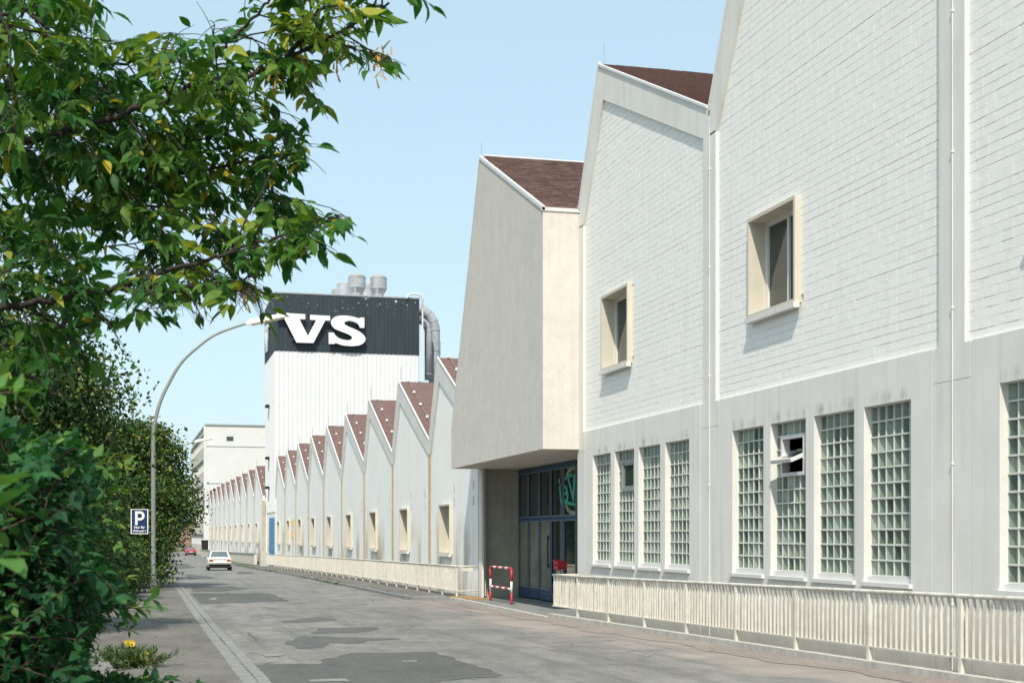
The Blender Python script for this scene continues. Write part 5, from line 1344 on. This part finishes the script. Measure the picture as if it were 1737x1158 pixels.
# thin young conifer between the trees
cf = thing('conifer', 'thin young conifer tip standing up between the trees left of the lamp', 'tree', (-.72, 68, g(68)))
m_ = MB(); m_.tube([(-.72, 68, g(68)), (-.70, 68, 3.2), (-.66, 68, 8.4)], [.07, .045, .008], 7); part('trunk', m_, 'bark', cf)
lp, ld, lu, ls, lt = [], [], [], [], []; rr = np.random.default_rng(61); tw = MB()
for k in range(110):
    z = 1.8 + 6.5 * (k / 110); ln = .08 + .95 * (1 - k / 110) ** .8 * rr.uniform(.6, 1.15); a = rr.uniform(0, 6.28); d = np.array([math.cos(a), math.sin(a), rr.uniform(-.05, .45)]); b = np.array([-.70 + .005 * z, 68, z])
    tw.tube([Vector(b), Vector(b + d * ln)], [.008, .003], 3, False)
    for q in range(int(ln * 26) + 3):
        u = rr.uniform(.1, 1); lp.append(b + d * ln * u); ld.append(d * .6 + rr.normal(0, .6, 3)); lu.append(rr.normal(0, 1, 3)); ls.append(rr.uniform(.08, .15)); lt.append(rr.uniform(.1, .6))
part('limbs', tw, 'bark', cf, kind='stuff'); put_leaves(cf, np.array(lp), basis(np.array(ld), np.array(lu)), np.array(ls), np.array(lt), 'strap', 'leaf_tree', 0, 'crown')

# ---- scrub and grass at the far end and along the walls
def tufts(name, spots, mat, size, per, seedv, kind='strap'):
    r = np.random.default_rng(seedv); p = np.repeat(np.array(spots), per, axis=0); p = p + r.normal(0, 1, p.shape) * np.array([size * 1.3, size * 1.6, 0])
    p[:, 2] = [g(q) for q in p[:, 1]]; p[:, 2] += .02
    d = r.normal(0, .55, p.shape) + np.array([0, 0, 1.]); up = r.normal(0, 1, p.shape)
    tv, tf = leaf_template(kind); mt = basis(d, up); s = r.uniform(.5, 1.2, len(p)) * size
    v = np.einsum('nij,kj->nki', mt, tv) * s[:, None, None] + p[:, None, :]; f = tf[None] + (np.arange(len(p)) * len(tv))[:, None, None]
    me = big_mesh(name, v.reshape(-1, 3), f.reshape(-1, 3), np.repeat(r.uniform(.1, .95, len(p)), len(tv)), mat); o = link(name, me); o['kind'] = 'stuff'; return o
r = np.random.default_rng(71)
tufts('dry_scrub', [(r.uniform(-12, 8), r.uniform(290, 395), 0) for _ in range(260)], 'leaf_grey', 1.1, 26, 72, 'small')
tufts('grass', [(r.uniform(8.2, 9.0), r.uniform(118, 228), .12) for _ in range(260)] + [(r.uniform(7.9, 8.2), r.uniform(60, 130), 0) for _ in range(60)], 'leaf_tree', .16, 16, 73)
tufts('weeds', [(r.uniform(-1.0, -.55), r.uniform(46, 58), 0) for _ in range(60)] + [(r.uniform(-1.6, -.9), r.uniform(18, 48), 0) for _ in range(90)], 'leaf_tree', .13, 14, 74)
# soil bed under the bushes
mb = MB(); strip(mb, -14, -1.0, -10, 300, .075, 4, 3); struct('planting_soil', mb, 'soil')
# ---- flowering plant and edging stones at the bottom left
ex, ey = ground_at(222, 1136)
ed = thing('edging_stones', 'rough stone edging of the planting bed by the yellow flowers', 'edging', (ex - .3, ey, g(ey)))
def rough_stone(x0, x1, y0, y1, z0, z1, sd_):
    rr_ = random.Random(sd_); me_ = MB().box(x0, x1, y0, y1, z0, z1).mesh('stone', 'stone'); bm = bmesh.new(); bm.from_mesh(me_)
    bmesh.ops.bevel(bm, geom=bm.edges[:], offset=.03, segments=2, affect='EDGES'); bmesh.ops.subdivide_edges(bm, edges=bm.edges[:], cuts=1)
    for v in bm.verts: v.co += Vector((rr_.gauss(0, .008), rr_.gauss(0, .008), rr_.gauss(0, .008)))
    bm.to_mesh(me_); bm.free(); return me_
for k in range(9):
    yy = ey - 2.3 + k * .42; ln = R.uniform(.30, .39); xx = ex - .30 + R.uniform(-.03, .03) - .04 * (k < 3)
    o = link('stone', rough_stone(-.10, .10, -ln / 2, ln / 2, -.1, R.uniform(.08, .13), k), ed); o.location = (xx - ed.location.x * 0, yy, g(yy) + .05); o.rotation_euler = (R.uniform(-.05, .05), R.uniform(-.06, .06), R.uniform(-.12, .12))
fp = thing('flowering_plant', 'low narrow leaved plant with yellow flowers spilling over the pavement', 'plant', (ex - .02, ey, g(ey) + .05))
rr = np.random.default_rng(81); lp, ld, lu, ls, lt = [], [], [], [], []; tw = MB(); tips = []
for k in range(150):
    a = rr.uniform(0, 6.28); d = np.array([math.cos(a) * .8 + .1, math.sin(a) * .8, rr.uniform(.25, 1.0)]); d /= np.linalg.norm(d); L = rr.uniform(.12, .36); b = np.array([ex - .02 + rr.normal(0, .14), ey + rr.normal(0, .22), g(ey) + .05])
    e = b + d * L; tw.tube([Vector(b), Vector(e)], [.004, .003], 4, False); tips.append(e)
    for q in range(22):
        u = rr.uniform(.25, 1.0); lp.append(b + d * L * u); ld.append(d * .7 + rr.normal(0, .55, 3)); lu.append(np.array([0, 0, 1]) + rr.normal(0, .4, 3)); ls.append(rr.uniform(.07, .125)); lt.append(rr.uniform(0, .85) + (.1 if u > .8 else 0))
part('stems', tw, 'twig', fp, kind='stuff'); put_leaves(fp, np.array(lp), basis(np.array(ld), np.array(lu)), np.array(ls), np.clip(np.array(lt), 0, 1), 'strap', 'leaf_flower', 120)
for (qx, qy) in ((214, 1081), (222, 1089), (247, 1111), (253, 1135)):
    dists = [(abs(float(proj(np.array([t_]))[0][0]) - qx) + abs(float(proj(np.array([t_]))[1][0]) - qy), i) for i, t_ in enumerate(tips)]
    c = tips[min(dists)[1]] + np.array([0, -.03, .03]); m_ = MB()
    for k in range(14):
        a = 2 * math.pi * k / 14; u = Vector((math.cos(a), -.25, math.sin(a))); s_ = Vector((-math.sin(a), 0, math.cos(a))); cc = Vector(c)
        m_.add([cc, cc + u * .03 + s_ * .010, cc + u * .055 + Vector((0, -.005, 0)), cc + u * .03 - s_ * .010], [(0, 1, 2, 3)])
    fo = part('flower', m_, 'flower', fp); part('flower_centre', MB().lathe([(.012, c[2] - .01), (.016, c[2]), (.010, c[2] + .01)], c[0], c[1] - .015, 8), 'ochre', fo)
print('LEAVES', n_maple, n1, n2)
